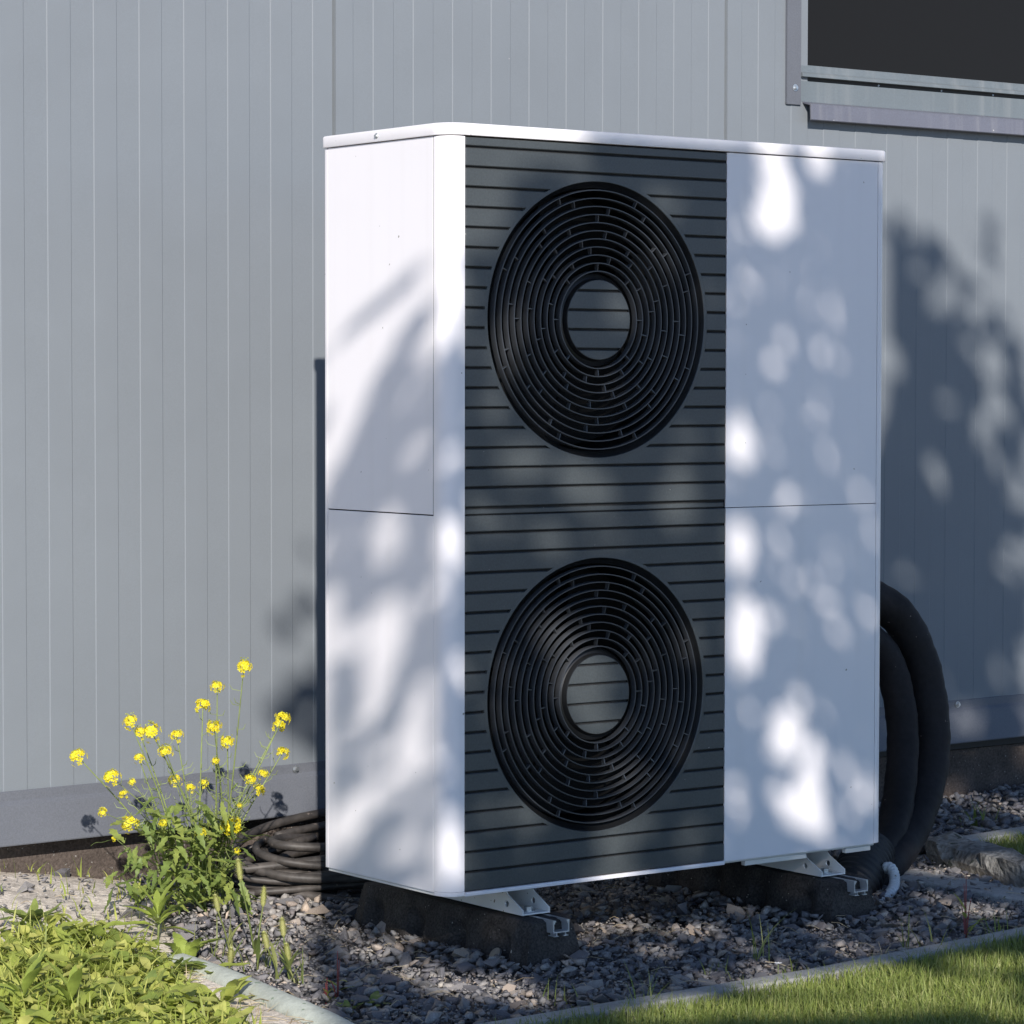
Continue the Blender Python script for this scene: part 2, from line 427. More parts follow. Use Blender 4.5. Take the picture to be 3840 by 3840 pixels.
bm_obj('screw', screw_bm((-0.0046, 0.36, 1.4065), (-1, 0, 0), .1), M['zinc'], LID)
# corner post at the front left (quarter round) and slim corner at the front right
def post(name, outer, inner, z0, z1):
    bm = prism_bm(outer + inner[::-1], z0, z1)
    o = bm_obj(name, bm, M['white'], HP)
    for pl in o.data.polygons: pl.use_smooth = abs(pl.normal.z) < .5
    o.data.set_sharp_from_angle(angle=R(40))
    return o
o_ = [(0.0, 0.0408)] + arc(.036, .036, .036, 180, 270, 14) + [(0.0414, 0.0)]
i_ = [(0.003, 0.0408)] + arc(.036, .036, .033, 180, 270, 14) + [(0.0414, 0.003)]
post('corner_post', o_, i_, 0.004, ZT)
o_ = [(0.0, 0.039)] + arc(.0365, .0365, .037, 180, 270, 14) + [(0.0414, -0.0006)]
post('corner_foot', [(0.0005, 0.0402)] + arc(.036, .036, .0364, 180, 270, 14) + [(0.0414, -0.0004)], i_, -0.004, 0.0035)
post('corner_post', [(1.0762, 0.0)] + arc(1.08, .02, .02, 270, 360, 8) + [(1.1, 0.05)], [(1.0762, 0.003)] + arc(1.08, .02, .017, 270, 360, 8) + [(1.097, 0.05)], 0.001, ZT)
post('rear_corner', arc(.008, DEPTH-.008, .008, 90, 180, 5) + [(0.0, .3978)], [(0.008, DEPTH-.003)] + [(0.003, DEPTH-.008), (0.003, .3978)], 0.001, ZT)
zm = 0.6990
bm_obj('side_panel', box_bm(0.0, 0.005, 0.0429, 0.3964, zm+0.0014, ZT, .0006), M['white'], HP)
bm_obj('side_panel', box_bm(0.0, 0.004, 0.0416, 0.3971, 0.0005, zm-0.0008, .0012), M['white'], HP)
bm_obj('seam_shade_strip', box_bm(0.0005, 0.004, 0.0410, 0.0428, zm+0.0008, ZT, 0), M['gap'], HP)  # black strip added to paint the dark of the open seam beside the post
bm_obj('front_panel', box_bm(0.6722, 1.0752, 0.0, 0.004, zm+0.0009, ZT, .0008), M['white'], HP)
bm_obj('front_panel', box_bm(0.6722, 1.0752, 0.0, 0.004, 0.0, zm-0.0003, .0008), M['white'], HP)
bm_obj('end_panel', box_bm(1.096, 1.1, 0.051, DEPTH, 0.001, ZT, .001), M['white'], HP)
# dark inner boxes added to block light and darken gaps, back coil, base pan
bm_obj('light_block_box', box_bm(0.0060, 1.092, 0.14, DEPTH-.012, 0.004, ZT-.004), M['cavity'], HP)
for (xa, xb, ya, yb) in ((.0060, .012, .045, .139), (.672, 1.074, .006, .139), (1.086, 1.092, .045, .139), (.014, .0405, .038, .044)):
    bm_obj('light_block_box', box_bm(xa, xb, ya, yb, 0.006, ZT-.004), M['cavity'], HP)
bm_obj('coil_guard', box_bm(0.01, 1.095, DEPTH-.011, DEPTH-.002, 0.004, ZT-.002), M['slat_back'], HP)
fins = Acc()
for i in range(90):
    x = .03+i*.0117
    V_, F_ = [(x, DEPTH-.003, .03), (x+.001, DEPTH-.003, .03), (x+.001, DEPTH+.004, .03), (x, DEPTH+.004, .03), (x, DEPTH-.003, 1.37), (x+.001, DEPTH-.003, 1.37), (x+.001, DEPTH+.004, 1.37), (x, DEPTH+.004, 1.37)], [(0, 1, 2, 3), (4, 7, 6, 5), (0, 4, 5, 1), (2, 6, 7, 3), (0, 3, 7, 4), (1, 5, 6, 2)]
    fins.add(V_, F_)
tag(fins.obj('coil_fins', M['alu'], HP), kind='stuff')
bm_obj('base_pan', box_bm(0.012, 1.088, 0.012, DEPTH-.008, -0.006, 0.003, .002), M['white_part'], HP)
bm_obj('base_pan_rim', box_bm(0.004, 0.011, 0.044, DEPTH-.01, -0.006, -0.0005, .001), M['white_part'], HP)
bm_obj('grille_lip', prism_bm([(-0.0022, -0.0048), (-0.0022, -0.0005), (-0.0012, 0.0016), (0.0009, 0.0024), (0.010, 0.0026), (0.010, -0.0056), (-0.001, -0.0056)], 0.0420, 0.6712, axis='x'), M['white'], HP)
bm_obj('base_rail', box_bm(0.74, 0.905, 0.016, 0.028, -0.0165, -0.0065, .0015), M['white_part'], HP)
bm_obj('base_rail', box_bm(1.012, 1.082, 0.016, 0.028, -0.0165, -0.0065, .0015), M['white_part'], HP)

# slatted front: slats bored by the two fan openings
GX0, GX1, GR = 0.0428, 0.6708, 0.2615
FAN_X, FAN_Z = 0.3540, (1.0630, 0.3505)
def boring(cz, r, y0, y1, seg=128):
    bm = bmesh.new()
    q = bmesh.ops.create_cone(bm, cap_ends=True, segments=seg, radius1=r, radius2=r, depth=y1-y0)
    bmesh.ops.rotate(bm, verts=bm.verts, matrix=Matrix.Rotation(R(90), 3, 'X'))
    bmesh.ops.translate(bm, verts=bm.verts, vec=(FAN_X, (y0+y1)/2, cz))
    me = bpy.data.meshes.new('bore'); bm.to_mesh(me); bm.free()
    o = bpy.data.objects.new('bore', me); COL.objects.link(o); return o
def boolean(bm, cutter, op):
    me = bpy.data.meshes.new('t'); bm.to_mesh(me); bm.free()
    o = bpy.data.objects.new('t', me); COL.objects.link(o)
    md = o.modifiers.new('b', 'BOOLEAN'); md.object = cutter; md.operation = op; md.solver = 'EXACT'
    dg = bpy.context.evaluated_depsgraph_get()
    out = bpy.data.meshes.new_from_object(o.evaluated_get(dg)); out.materials.clear()
    bpy.data.objects.remove(o); bpy.data.meshes.remove(me)
    return out
def islands(me, name):
    bm = bmesh.new(); bm.from_mesh(me); bm.faces.ensure_lookup_table()
    seen, out = set(), []
    for f in bm.faces:
        if f.index in seen: continue
        st, part = [f], []
        seen.add(f.index)
        while st:
            g = st.pop(); part.append(g)
            for e in g.edges:
                for h in e.link_faces:
                    if h.index not in seen: seen.add(h.index); st.append(h)
        ids, V, Fc = {}, [], []
        for g in part:
            q = []
            for v in g.verts:
                if v.index not in ids: ids[v.index] = len(V); V.append(v.co[:])
                q.append(ids[v.index])
            Fc.append(q)
        m = bpy.data.meshes.new(name); m.from_pydata(V, [], Fc); m.update(); out.append(m)
    bm.free(); bpy.data.meshes.remove(me)
    return out
GP = empty('slatted_front', (0.355, 0.003, 0.7)); GP.parent = HP; GP.matrix_parent_inverse = Matrix.Translation(-world_loc(HP))
PS, SL = 0.0368, 0.0325
for mod, cz in enumerate(FAN_Z):
    bore = boring(cz, GR+0.0065, -0.05, 0.05)
    plate = boolean(box_bm(GX0-.001, GX1+.001, 0.0062, 0.0105, 0.004 if mod else zm+.0005, zm-.0005 if mod else ZT-.002), bore, 'DIFFERENCE')
    plate.name = 'back_plate'; link('back_plate', plate, M['slat_back'], GP)
    slats = []
    if mod == 0:
        top = ZT-0.0012
        slats.append((1.3777, top))
        for k in range(18):
            zt = 1.3734-k*PS
            slats.append((zt-SL, zt))
        slats.append((zm+.0018, 0.7105))
    else:
        slats.append((0.6688, zm-0.0003))
        for k in range(17):
            zt = 0.6644-k*0.0369
            slats.append((zt-SL, zt))
        slats.append((0.0045, 0.6644-17*.0369))
    for i, (za, zb) in enumerate(slats):
        if zb-za < .004: continue
        y0 = 0.0035 if (mod == 0 and i == len(slats)-1) else (0.0 if mod == 0 else -0.0008)
        b = box_bm(GX0, GX1, y0, 0.0064, za, zb, .0014, 1)
        if za < cz+GR+.008 and zb > cz-GR-.008:
            for me in islands(boolean(b, bore, 'DIFFERENCE'), 'slat'): link('slat', me, M['slat'], GP)
        else: bm_obj('slat', b, M['slat'], GP)
    bpy.data.objects.remove(bore)

# fan grilles: rim, funnel, eleven rings, ribs between them, slatted hub, fan behind
def lathe(prof, cz, seg=128, closed=False):
    """prof: (r, y) points turned about the fan's axis."""
    V, Fc = [], []; n = len(prof)
    for k in range(seg):
        a = 2*math.pi*k/seg
        V += [(FAN_X+r*math.sin(a), y, cz+r*math.cos(a)) for r, y in prof]
    for k in range(seg):
        k2 = (k+1) % seg
        for i in range(n if closed else n-1):
            j = (i+1) % n
            Fc.append((k*n+i, k*n+j, k2*n+j, k2*n+i))
    return V, Fc
RIB_OFF = [-0.4, 14, -7.8, -15.1, 6.6, -22.5, 0, 7.3, -15, 22.4]
for mod, cz in enumerate(FAN_Z):
    fy = 0.0 if mod == 0 else -0.0008
    FG = empty('fan_grille', (FAN_X, 0, cz)); FG.parent = HP; FG.matrix_parent_inverse = Matrix.Translation(-world_loc(HP))
    def L(name, prof, m, closed=False, seg=128):
        o = pd_obj(name, *lathe(prof, cz, seg, closed), m, FG, smooth=True)
        o.data.set_sharp_from_angle(angle=R(35)); return o
    L('rim', [(GR+.0066, fy+.0064), (GR+.0066, fy+0.0002), (GR+.0002, fy), (GR-.0008, fy+.0012)], M['slat'])
    L('funnel', [(GR-.0007, fy+.0011), (GR-.004, fy+.0105), (GR-.0115, fy+.0165), (GR-.014, fy+.035), (GR-.012, .139)], M['black'])
    r0, dr = 0.0922, 0.01528
    for k in range(11):
        r = r0+k*dr
        L('ring', [(r-.0012, fy+.0010), (r-.0008, fy+.0004), (r+.0008, fy+.0004), (r+.0012, fy+.0010), (r+.0016, fy+.0135), (r-.0012, fy+.0135)], M['ring'], True, 112)
    ribs = Acc()
    for k in range(10):
        ra, rb = r0+k*dr+.0008, r0+(k+1)*dr-.0008
        for q in range(8):
            a = R(RIB_OFF[k]+45*q)
            ux, uz = math.sin(a), math.cos(a); tx, tz = uz, -ux
            w = .0009
            V_ = []
            for r_, yy in ((ra, fy+.0035), (rb, fy+.0012), (rb, fy+.012), (ra, fy+.012)):
                for sgn in (-1, 1): V_.append((FAN_X+ux*r_+tx*w*sgn, yy, cz+uz*r_+tz*w*sgn))
            ribs.add(V_, [(0, 1, 3, 2), (2, 3, 5, 4), (4, 5, 7, 6), (6, 7, 1, 0), (0, 2, 4, 6), (1, 7, 5, 3)])
    tag(ribs.obj('rib', M['ring'], FG), kind='stuff')
    rh = 0.0752
    L('hub_cone', [(rh-.0005, fy+.0075), (rh-.0002, fy+.0006), (rh+.0006, fy+.0008), (rh+.0035, fy+.012), (rh+.0125, fy+.0165), (rh+.016, fy+.03)], M['black'])
    L('hub_back', [(0.0, fy+.0052), (rh-.0004, fy+.0052), (rh-.0004, fy+.02), (0, fy+.02)], M['slat_back'], False, 96)
    hb = boring(cz, rh-.0004, -0.05, 0.05, 96)
    base = 1.3734 if mod == 0 else 0.6644
    stp = PS if mod == 0 else .0369
    for k in range(18):
        zt = base-k*stp
        if zt-SL < cz+rh and zt > cz-rh:
            me = boolean(box_bm(FAN_X-.1, FAN_X+.1, fy+.0002, fy+.0058, zt-SL, zt, .0011, 1), hb, 'INTERSECT'); me.name = 'hub_slat'
            link('hub_slat', me, M['slat'], FG)
    bpy.data.objects.remove(hb)
    # propeller at rest behind the grille
    fan = Acc()
    fan.add(*lathe([(0.0, .075), (.05, .077), (.055, .085), (.055, .13)], cz, 32))
    for q in range(5):
        V_, F_ = [], []
        for i in range(7):
            r = .05+.19*i/6
            for j in range(5):
                a = R(q*72+20*mod + (j-2)*(13+4*i/6) + 14*i/6)
                y = .105 + (j-2)*.009
                V_.append((FAN_X+r*math.sin(a), y, cz+r*math.cos(a)))
        for i in range(6):
            for j in range(4): F_.append((i*5+j, i*5+j+1, (i+1)*5+j+1, (i+1)*5+j))
        fan.add(V_, F_)
    fan.obj('fan', M['blade'], FG, smooth=True)

# mounting brackets: U channels with chamfered ends, holes and a bolt
def bracket(x0, x1):
    T_ = .0028
    def cheek(x):
        y0, y1 = -0.002, 0.40
        hc = (0.047, -0.0385); hr = .0062
        outer = [(y0, -.055), (y0, -.0445), (0.044, -.0215), (0.06, -.0068), (y1, -.0068), (y1, -.055)]
        bm = bmesh.new()
        me = None
        b = prism_bm(outer, x, x+T_, axis='x')
        c = bmesh.new(); bmesh.ops.create_cone(c, cap_ends=True, segments=20, radius1=hr, radius2=hr, depth=.05)
        bmesh.ops.rotate(c, verts=c.verts, matrix=Matrix.Rotation(R(90), 3, 'Y'))
        bmesh.ops.translate(c, verts=c.verts, vec=(x, hc[0], hc[1]))
        cm = bpy.data.meshes.new('c'); c.to_mesh(cm); c.free(); co = bpy.data.objects.new('c', cm); COL.objects.link(co)
        out = boolean(b, co, 'DIFFERENCE'); bpy.data.objects.remove(co); bm.free()
        return out
    root = empty('bracket', ((x0+x1)/2, .2, -.03)); root.parent = HP; root.matrix_parent_inverse = Matrix.Translation(-world_loc(HP))
    for x in (x0, x1-T_):
        me = cheek(x); me.name = 'cheek'; link('cheek', me, M['white_part'], root)
    bm_obj('web', box_bm(x0+T_, x1-T_, -0.002, 0.40, -.055, -.0522, .0006), M['white_part'], root)
    xm = (x0+x1)/2
    b = bmesh.new()
    for (r, h0, h1, seg) in ((.0125, -.0522, -.0505, 24), (.0085, -.0505, -.043, 6)):
        q = bmesh.ops.create_cone(b, cap_ends=True, segments=seg, radius1=r, radius2=r, depth=h1-h0)
        bmesh.ops.translate(b, verts=q['verts'], vec=(xm, .022, (h0+h1)/2))
    bm_obj('bolt', b, M['zinc'], root)
bracket(0.1735, 0.2385)
bracket(0.930, 0.9945)

# ================================================================== THINGS ROUND THE UNIT
def rubber_foot(xc, label, seed):
    """Trapezoid block of recycled rubber with fluted flanks, an aluminium rail let into its top."""
    rng = random.Random(seed)
    root = empty('support_foot', (xc, .2, GZ))
    tag(root, label, 'support block', 'rubber support blocks under the white unit')
    y0, y1, zt, zb = -0.046, 0.515, -0.0585, GZ-.05
    V, Fc = [], []
    ny, levels = 56, 6
    for j in range(ny+1):
        y = y0+(y1-y0)*j/ny
        ph = (y-y0)/(y1-y0)*4.0*2*math.pi
        flute = max(0.0, -math.cos(ph))**1.5
        endr = min(1.0, min(j, ny-j)/3.0)
        row = []
        for i in range(levels+1):
            t = i/levels                       # 0 top .. 1 bottom
            w = 0.056+0.032*t - (0.026*flute*sstep((t-.08)/.35)) - (1-endr)*.010
            z = zt+(zb-zt)*t - (0.0045 if i == 0 and endr < .3 else 0)
            row.append((w, z, (y0-0.018*t if j == 0 else (y1+.018*t if j == ny else y))))
        ring = [(xc-w, yy, z) for w, z, yy in row[::-1]] + [(xc-.0195, row[0][2], row[0][1])] + [(xc+.0195, row[0][2], row[0][1])] + [(xc+w, yy, z) for w, z, yy in row]
        V += [(a+rng.uniform(-.0007, .0007), b, c+rng.uniform(-.0006, .0006)) for a, b, c in ring]
    n = 2*(levels+1)+2
    for j in range(ny):
        for i in range(n-1): Fc.append((j*n+i, (j+1)*n+i, (j+1)*n+i+1, j*n+i+1))
    Fc.append(tuple(range(n))); Fc.append(tuple(ny*n+i for i in range(n))[::-1])
    pd_obj('block', V, Fc, M['rubber'], root)
    xr = xc+.006
    C = [(-.019, -.0575), (-.0125, -.0575), (-.0125, -.0605), (-.0145, -.0605), (-.0145, -.064), (-.0165, -.064), (-.0165, -.0785), (.0165, -.0785), (.0165, -.064), (.0145, -.064), (.0145, -.0605), (.0125, -.0605), (.0125, -.0575), (.019, -.0575), (.019, -.081),
         (.0115, -.081), (.0115, -.0862), (.0165, -.0862), (.0165, -.0878), (.0055, -.0878), (.0055, -.0862), (.0095, -.0862), (.0095, -.081), (-.0095, -.081), (-.0095, -.0862), (-.0055, -.0862), (-.0055, -.0878), (-.0165, -.0878), (-.0165, -.0862), (-.0115, -.0862), (-.0115, -.081), (-.019, -.081)]
    bm = prism_bm([(xr+a, z) for a, z in C], -0.068, 0.50, axis='y')
    bm_obj('rail', bm, M['alu'], root)
    return root
f1 = rubber_foot(0.209, 'black rubber support block with aluminium rail under the near corner of the unit', 3)
b = bmesh.new(); q = bmesh.ops.create_cone(b, cap_ends=True, segments=20, radius1=.014, radius2=.013, depth=.004)
bmesh.ops.transform(b, matrix=Matrix.Translation((0.1385, 0.036, -.1285)) @ Matrix.Rotation(R(-50), 4, 'Y'), verts=b.verts)
bm_obj('washer', b, M['zinc'], f1)
rubber_foot(0.971, 'black rubber support block with rail under the far end of the unit', 5)

# insulated hoses
def hose(label, pts, r):
    p = catmull(pts, 10)
    rad = [r*(1+.02*math.sin(i*.9)+.015*math.sin(i*2.3+1)) for i in range(len(p))]
    o = pd_obj('insulated_hose', *tube_data(p, rad, 20), M['hose'], smooth=True)
    return tag(o, label, 'hose', 'insulated hoses beside the unit')
hose('thick outer black insulated hose curving down beside the unit',
     [(1.02, .50, .40), (1.28, .50, .46), (1.46, .485, .474), (1.576, .466, .426), (1.634, .45, .333), (1.652, .43, .225), (1.642, .41, .118), (1.593, .38, .028), (1.496, .33, -.053), (1.385, .28, -.104), (1.29, .25, -.13), (1.20, .22, -.18)], .043)
hose('slimmer inner black insulated hose against the side of the unit',
     [(1.02, .47, .30), (1.26, .465, .385), (1.42, .455, .402), (1.525, .445, .335), (1.553, .425, .235), (1.543, .40, .135), (1.500, .365, .036), (1.435, .32, -.036), (1.355, .285, -.085), (1.27, .255, -.115), (1.18, .22, -.17)], .036)
def corrugated(name, pts, r, pitch, depth, m, sides=20, per=60):
    p = catmull(pts, per)
    s = 0; rad = []
    for i, q in enumerate(p):
        if i: s += (q-p[i-1]).length
        rad.append(r + depth*math.cos(2*math.pi*s/pitch))
    return pd_obj(name, *tube_data(p, rad, sides, False), m, smooth=True)
sl = corrugated('corrugated_sleeve', [(1.325, .275, -.075), (1.285, .25, -.095), (1.23, .22, -.125), (1.14, .19, -.19)], .054, .015, .003, M['sleeve'], 28, 30)
tag(sl, 'wide black corrugated pipe rising from the gravel around the hose ends', 'pipe')
cpts = [at(1666, 1648, .27), at(1668, 1643, .225)] + [at(1676+12*math.cos(R(a)), 1660-24*math.sin(R(a)), .185-.055*(105-a)/165) for a in range(105, -70, -15)] + [at(1672, 1694, .126), at(1664, 1706, .122)]
wc = corrugated('conduit', cpts, .0112, .0066, .0008, M['conduit'], 16, 12)
tag(wc, 'short pale grey corrugated conduit bending into the gravel', 'conduit')

# coil of cable behind the unit
CC = empty('cable_coil', (.5, .93, GZ))
tag(CC, 'coil of dusty black cable lying on the gravel behind the unit', 'cable coil')
rng = random.Random(11)
for k in range(17):
    cx, cyy = .52+rng.uniform(-.05, .05), .935+rng.uniform(-.03, .03)
    ax, ay = .36+rng.uniform(-.05, .04), .165+rng.uniform(-.05, .03)
    zz = GZ+.012+.0052*k+rng.uniform(-.006, .006); tilt = rng.uniform(-.012, .05); ph = rng.uniform(0, 6)
    pts = []
    for i in range(26):
        a = 2*math.pi*i/26*1.02+ph
        pts.append((cx+ax*math.cos(a)*(1+.03*math.sin(3*a+k)), cyy+ay*math.sin(a)*(1+.1*math.sin(2*a+k)), zz+tilt*math.sin(a)+.010*math.sin(2*a+k*1.7)))
    pd_obj('cable', *tube_data(catmull(pts, 3), rng.choice((.0075, .009, .010)), 8), M['cable'], CC, smooth=True)
for pts, r in (([(.62, 1.09, -.03), (.44, 1.08, -.045), (.30, 1.05, -.075), (.17, 1.00, -.125), (.12, .97, -.15)], .0105),
               ([(.60, .95, -.055), (.44, .93, -.045), (.375, .94, -.050), (.355, .955, -.075), (.36, .97, -.11)], .0105)):
    pd_obj('cable', *tube_data(catmull(pts, 8), r, 10), M['cable'], CC, smooth=True)
o = pd_obj('stray_cable', *tube_data(catmull([(-.02, 1.02, -.075), (.10, .93, -.105), (.19, .82, -.128), (.25, .745, -.138), (.31, .69, -.165)], 8), .011, 10), M['cable'], smooth=True)
tag(o, 'single black cable end running out from the coil towards the gravel', 'cable')

# kerbs
def kerb(name, a, b, w, zt, zb, label, m, cat='kerb', bev=.004, group=None):
    a, b = Vector(a), Vector(b); L = (b-a).length; d = (b-a)/L
    bm = box_bm(0, L, -w/2, w/2, zb, zt, bev, 2)
    ang = math.atan2(d.y, d.x)
    bmesh.ops.transform(bm, matrix=Matrix.Translation((a.x, a.y, 0)) @ Matrix.Rotation(ang, 4, 'Z'), verts=bm.verts)
    o = bm_obj(name, bm, m)
    tag(o, label, cat, group)
    return o
kerb('lawn_kerb', (-.43, -.492), (.4985, -.462), .052, GZ+.022, GZ-.12, 'grey concrete kerb strip between gravel and the near lawn, front length', M['kerb'], group='concrete kerbs edging the gravel')
kerb('lawn_kerb', (.5015, -.4618), (1.50, -.352), .052, GZ+.022, GZ-.12, 'grey concrete kerb strip between gravel and the near lawn, further length', M['kerb'], group='concrete kerbs edging the gravel')
kerb('lawn_kerb', (1.503, -.3516), (2.6, -.23), .052, GZ+.022, GZ-.12, 'grey concrete kerb beyond the gravel corner by the near lawn', M['kerb'], group='concrete kerbs edging the gravel')
kerb('far_kerb', (1.78, .505), (3.4, .68), .058, GZ+.024, GZ-.12, 'pale concrete kerb at the back of the small far lawn', M['kerb'], group='concrete kerbs edging the gravel')
kerb('flat_kerb', (1.415, .30), (1.44, -.16), .11, GZ+.016, GZ-.12, 'flat sunlit concrete edging laid on the gravel beside the conduit', M['kerb'], group='concrete kerbs edging the gravel')
# rough mossy stone lying along the far lawn's edge
def rough_bar(name, a, b, w, h, z, m, seed, label, cat):
    rng = np.random.default_rng(seed)
    a, b = Vector(a), Vector(b); L = (b-a).length; d = (b-a)/L; nrm = Vector((-d.y, d.x, 0))
    n, k = 15, 10; V, Fc = [], []
    for i in range(n+1):
        t = i/n; end = min(1, min(t, 1-t)*12+.45)
        for j in range(k):
            an = 2*math.pi*j/k
            c, s = math.cos(an), math.sin(an)
            rr = end*(1+rng.normal(0, .11)+.12*math.sin(5*t+2*an))
            sx = w/2*math.copysign(abs(c)**.6, c)*rr; sz = h/2*math.copysign(abs(s)**.6, s)*rr
            p = a+d*(L*(t+rng.normal(0, .012)))+nrm*sx; V.append((p.x, p.y, z+sz))
    for i in range(n):
        for j in range(k): Fc.append((i*k+j, i*k+(j+1) % k, (i+1)*k+(j+1) % k, (i+1)*k+j))
    Fc.append(tuple(range(k))[::-1]); Fc.append(tuple(n*k+j for j in range(k)))
    return tag(pd_obj(name, V, Fc, m, smooth=False), label, cat)
rough_bar('edging_stone', (1.74, .50, 0), (1.575, -.20, 0), .10, .075, GZ+.012, M['log'], 4, 'rough dark weathered edging stone between far lawn and gravel', 'stone')
gk = Acc()
path = catmull([(-.340, .40, GZ+.004), (-.367, .317, GZ+.014), (-.382, .141, GZ+.016), (-.413, -.071, GZ+.017), (-.438, -.245, GZ+.018), (-.462, -.371, GZ+.018), (-.50, -.60, GZ+.018)], 8)
V_, F_ = [], []
prof = [(-.031, -.09), (-.031, -.004), (-.027, .004), (-.017, .0105), (-.004, .0135), (.008, .0130), (.020, .0085), (.028, .001), (.031, -.008), (.031, -.09)]
for i, p in enumerate(path):
    d = (path[min(i+1, len(path)-1)]-path[max(i-1, 0)]).normalized(); nrm = Vector((-d.y, d.x, 0))
    V_ += [p+nrm*a+Vector((0, 0, b)) for a, b in prof]
m_ = len(prof)
for i in range(len(path)-1):
    for j in range(m_-1): F_.append((i*m_+j, i*m_+j+1, (i+1)*m_+j+1, (i+1)*m_+j))
F_.append(tuple(range(m_))); F_.append(tuple((len(path)-1)*m_+j for j in range(m_))[::-1])
o = pd_obj('green_kerb', V_, F_, M['kerb_green'], smooth=True); o.data.set_sharp_from_angle(angle=R(60))
tag(o, 'pale green weathered kerb slanting between weeds and gravel', 'kerb')

# soil banked up against the kerb on the weeds' side
bk = [(x+rx, y) for x, y, rx in ((-.352, .36, -.02), (-.376, .26, -.022), (-.395, .10, -.024), (-.424, -.08, -.024), (-.446, -.24, -.024), (-.470, -.38, -.024), (-.51, -.62, -.024))]
tag(pd_obj('weed_soil', [(x, y, GZ+.012) for x, y in bk]+[(-1.1, -.62, GZ+.004), (-1.1, .40, GZ+.004), (-.6, .50, GZ+.002), (-.40, .46, GZ)], [tuple(range(len(bk)+4))[::-1]], M['soil']), kind='structure')
# ------------------------------------------------------------------ gravel
def inside(poly, x, y):
    r = False; j = len(poly)-1
    for i in range(len(poly)):
        xi, yi = poly[i]; xj, yj = poly[j]
        if (yi > y) != (yj > y) and x < (xj-xi)*(y-yi)/(yj-yi)+xi: r = not r
        j = i
    return r
GRAVEL = [(-.40, .34), (-.41, .05), (-.46, -.43), (-.40, -.47), (.0, -.452), (.5, -.438), (1.5, -.328), (1.62, -.30), (1.50, .0), (1.66, .52), (1.80, .545), (3.1, .69), (3.1, 1.17), (.0, 1.17), (-.10, .85), (-.22, .60)]
def bed():
    V, Fc, idx = [], [], {}
    st = .05
    for i in range(-18, 64):
        for j in range(-10, 25):
            if not inside(GRAVEL, (i+.5)*st, (j+.5)*st): continue
            q = []
            for a, b in ((i, j), (i+1, j), (i+1, j+1), (i, j+1)):
                if (a, b) not in idx:
                    idx[a, b] = len(V); V.append((a*st, b*st, ground_z(a*st, b*st)-.005))
                q.append(idx[a, b])
            Fc.append(tuple(q))
    return V, Fc
GB = tag(pd_obj('gravel_bed', *bed(), M['bed']), kind='structure')
rng = np.random.default_rng(5)
def shard(seed):
    r = np.random.default_rng(seed)
    bm = bmesh.new()
    for _ in range(8):
        v = r.normal(size=3); v /= np.linalg.norm(v); v *= r.uniform(.75, 1.25)
        bm.verts.new((v[0]*1.0, v[1]*.74, v[2]*.52))
    out = bmesh.ops.convex_hull(bm, input=bm.verts)
    bmesh.ops.delete(bm, geom=[g for g in out['geom_interior'] if isinstance(g, bmesh.types.BMVert)], context='VERTS')
    bmesh.ops.triangulate(bm, faces=bm.faces)
    bmesh.ops.recalc_face_normals(bm, faces=bm.faces)
    me = bpy.data.meshes.new('stone'); bm.to_mesh(me); bm.free(); me.materials.append(M['stone'])
    V = np.array([v.co[:] for v in me.vertices]); Fx = np.array([p.vertices[:] for p in me.polygons])
    return me, V, Fx
SH = [shard(100+i) for i in range(14)]
def rot_m(r):
    ax = r.normal(size=3); ax /= np.linalg.norm(ax); a = r.uniform(-1.1, 1.1)
    return np.array(Matrix.Rotation(a, 3, Vector(ax))) @ np.array(Matrix.Rotation(r.uniform(0, 6.283), 3, 'Z'))
stones = []          # x, y, z, size, variant, rotation
cell = .021
gx = np.arange(-.82, 3.1, cell); gy = np.arange(-.47, 1.17, cell)
for x in gx:
    for y in gy:
        px, py = x+rng.uniform(-.5, .5)*cell, y+rng.uniform(-.5, .5)*cell
        if not inside(GRAVEL, px, py): continue
        far = (Vector((px, py, GZ))-CAM).length
        if py > .9 and px > 2.9: continue
        big = rng.random()
        s = rng.uniform(.0075, .013) if big < .45 else rng.uniform(.013, .0205) if big < .91 else rng.uniform(.0205, .029)
        if far > 6.7 and rng.random() < .25: continue
        mound = .010*math.sin(px*9+1)*math.sin(py*11)+.006*math.sin(px*23)*math.sin(py*19+2)
        near_foot = 0
        for fx in (.209, .971):
            if abs(px-fx) < .078 and -.055 < py < .52: near_foot = -1
            elif abs(px-fx) < .14 and -.12 < py < .56: near_foot = max(near_foot, 1)
        if near_foot < 0: continue
        z = ground_z(px, py)+mound*.6+rng.uniform(-.005, .010)+(.008 if near_foot else 0)
        stones.append((px, py, z, s, rng.integers(len(SH)), rot_m(rng)))
for _ in range(240):                                # single stones strewn over the bare soil on the left
    px, py = rng.uniform(-.75, .0), rng.uniform(.5, 1.16)
    if inside(GRAVEL, px, py): continue
    stones.append((px, py, ground_z(px, py)-.006, rng.uniform(.004, .011) if rng.random() < .95 else rng.uniform(.02, .03), rng.integers(len(SH)), rot_m(rng)))
def shown(s):
    d = Vector((s[0], s[1], s[2]))-CAM; zc = d.dot(FWD)
    u, v = d.dot(RIGHT)/zc*F_PX, d.dot(UP)/zc*F_PX
    return abs(u) < 1900 and -1900 < v < -1150
cand = sorted([i for i, s in enumerate(stones) if shown(s)], key=lambda i: -stones[i][3]/(Vector(stones[i][:3])-CAM).length)[:300]
cs = set(cand)
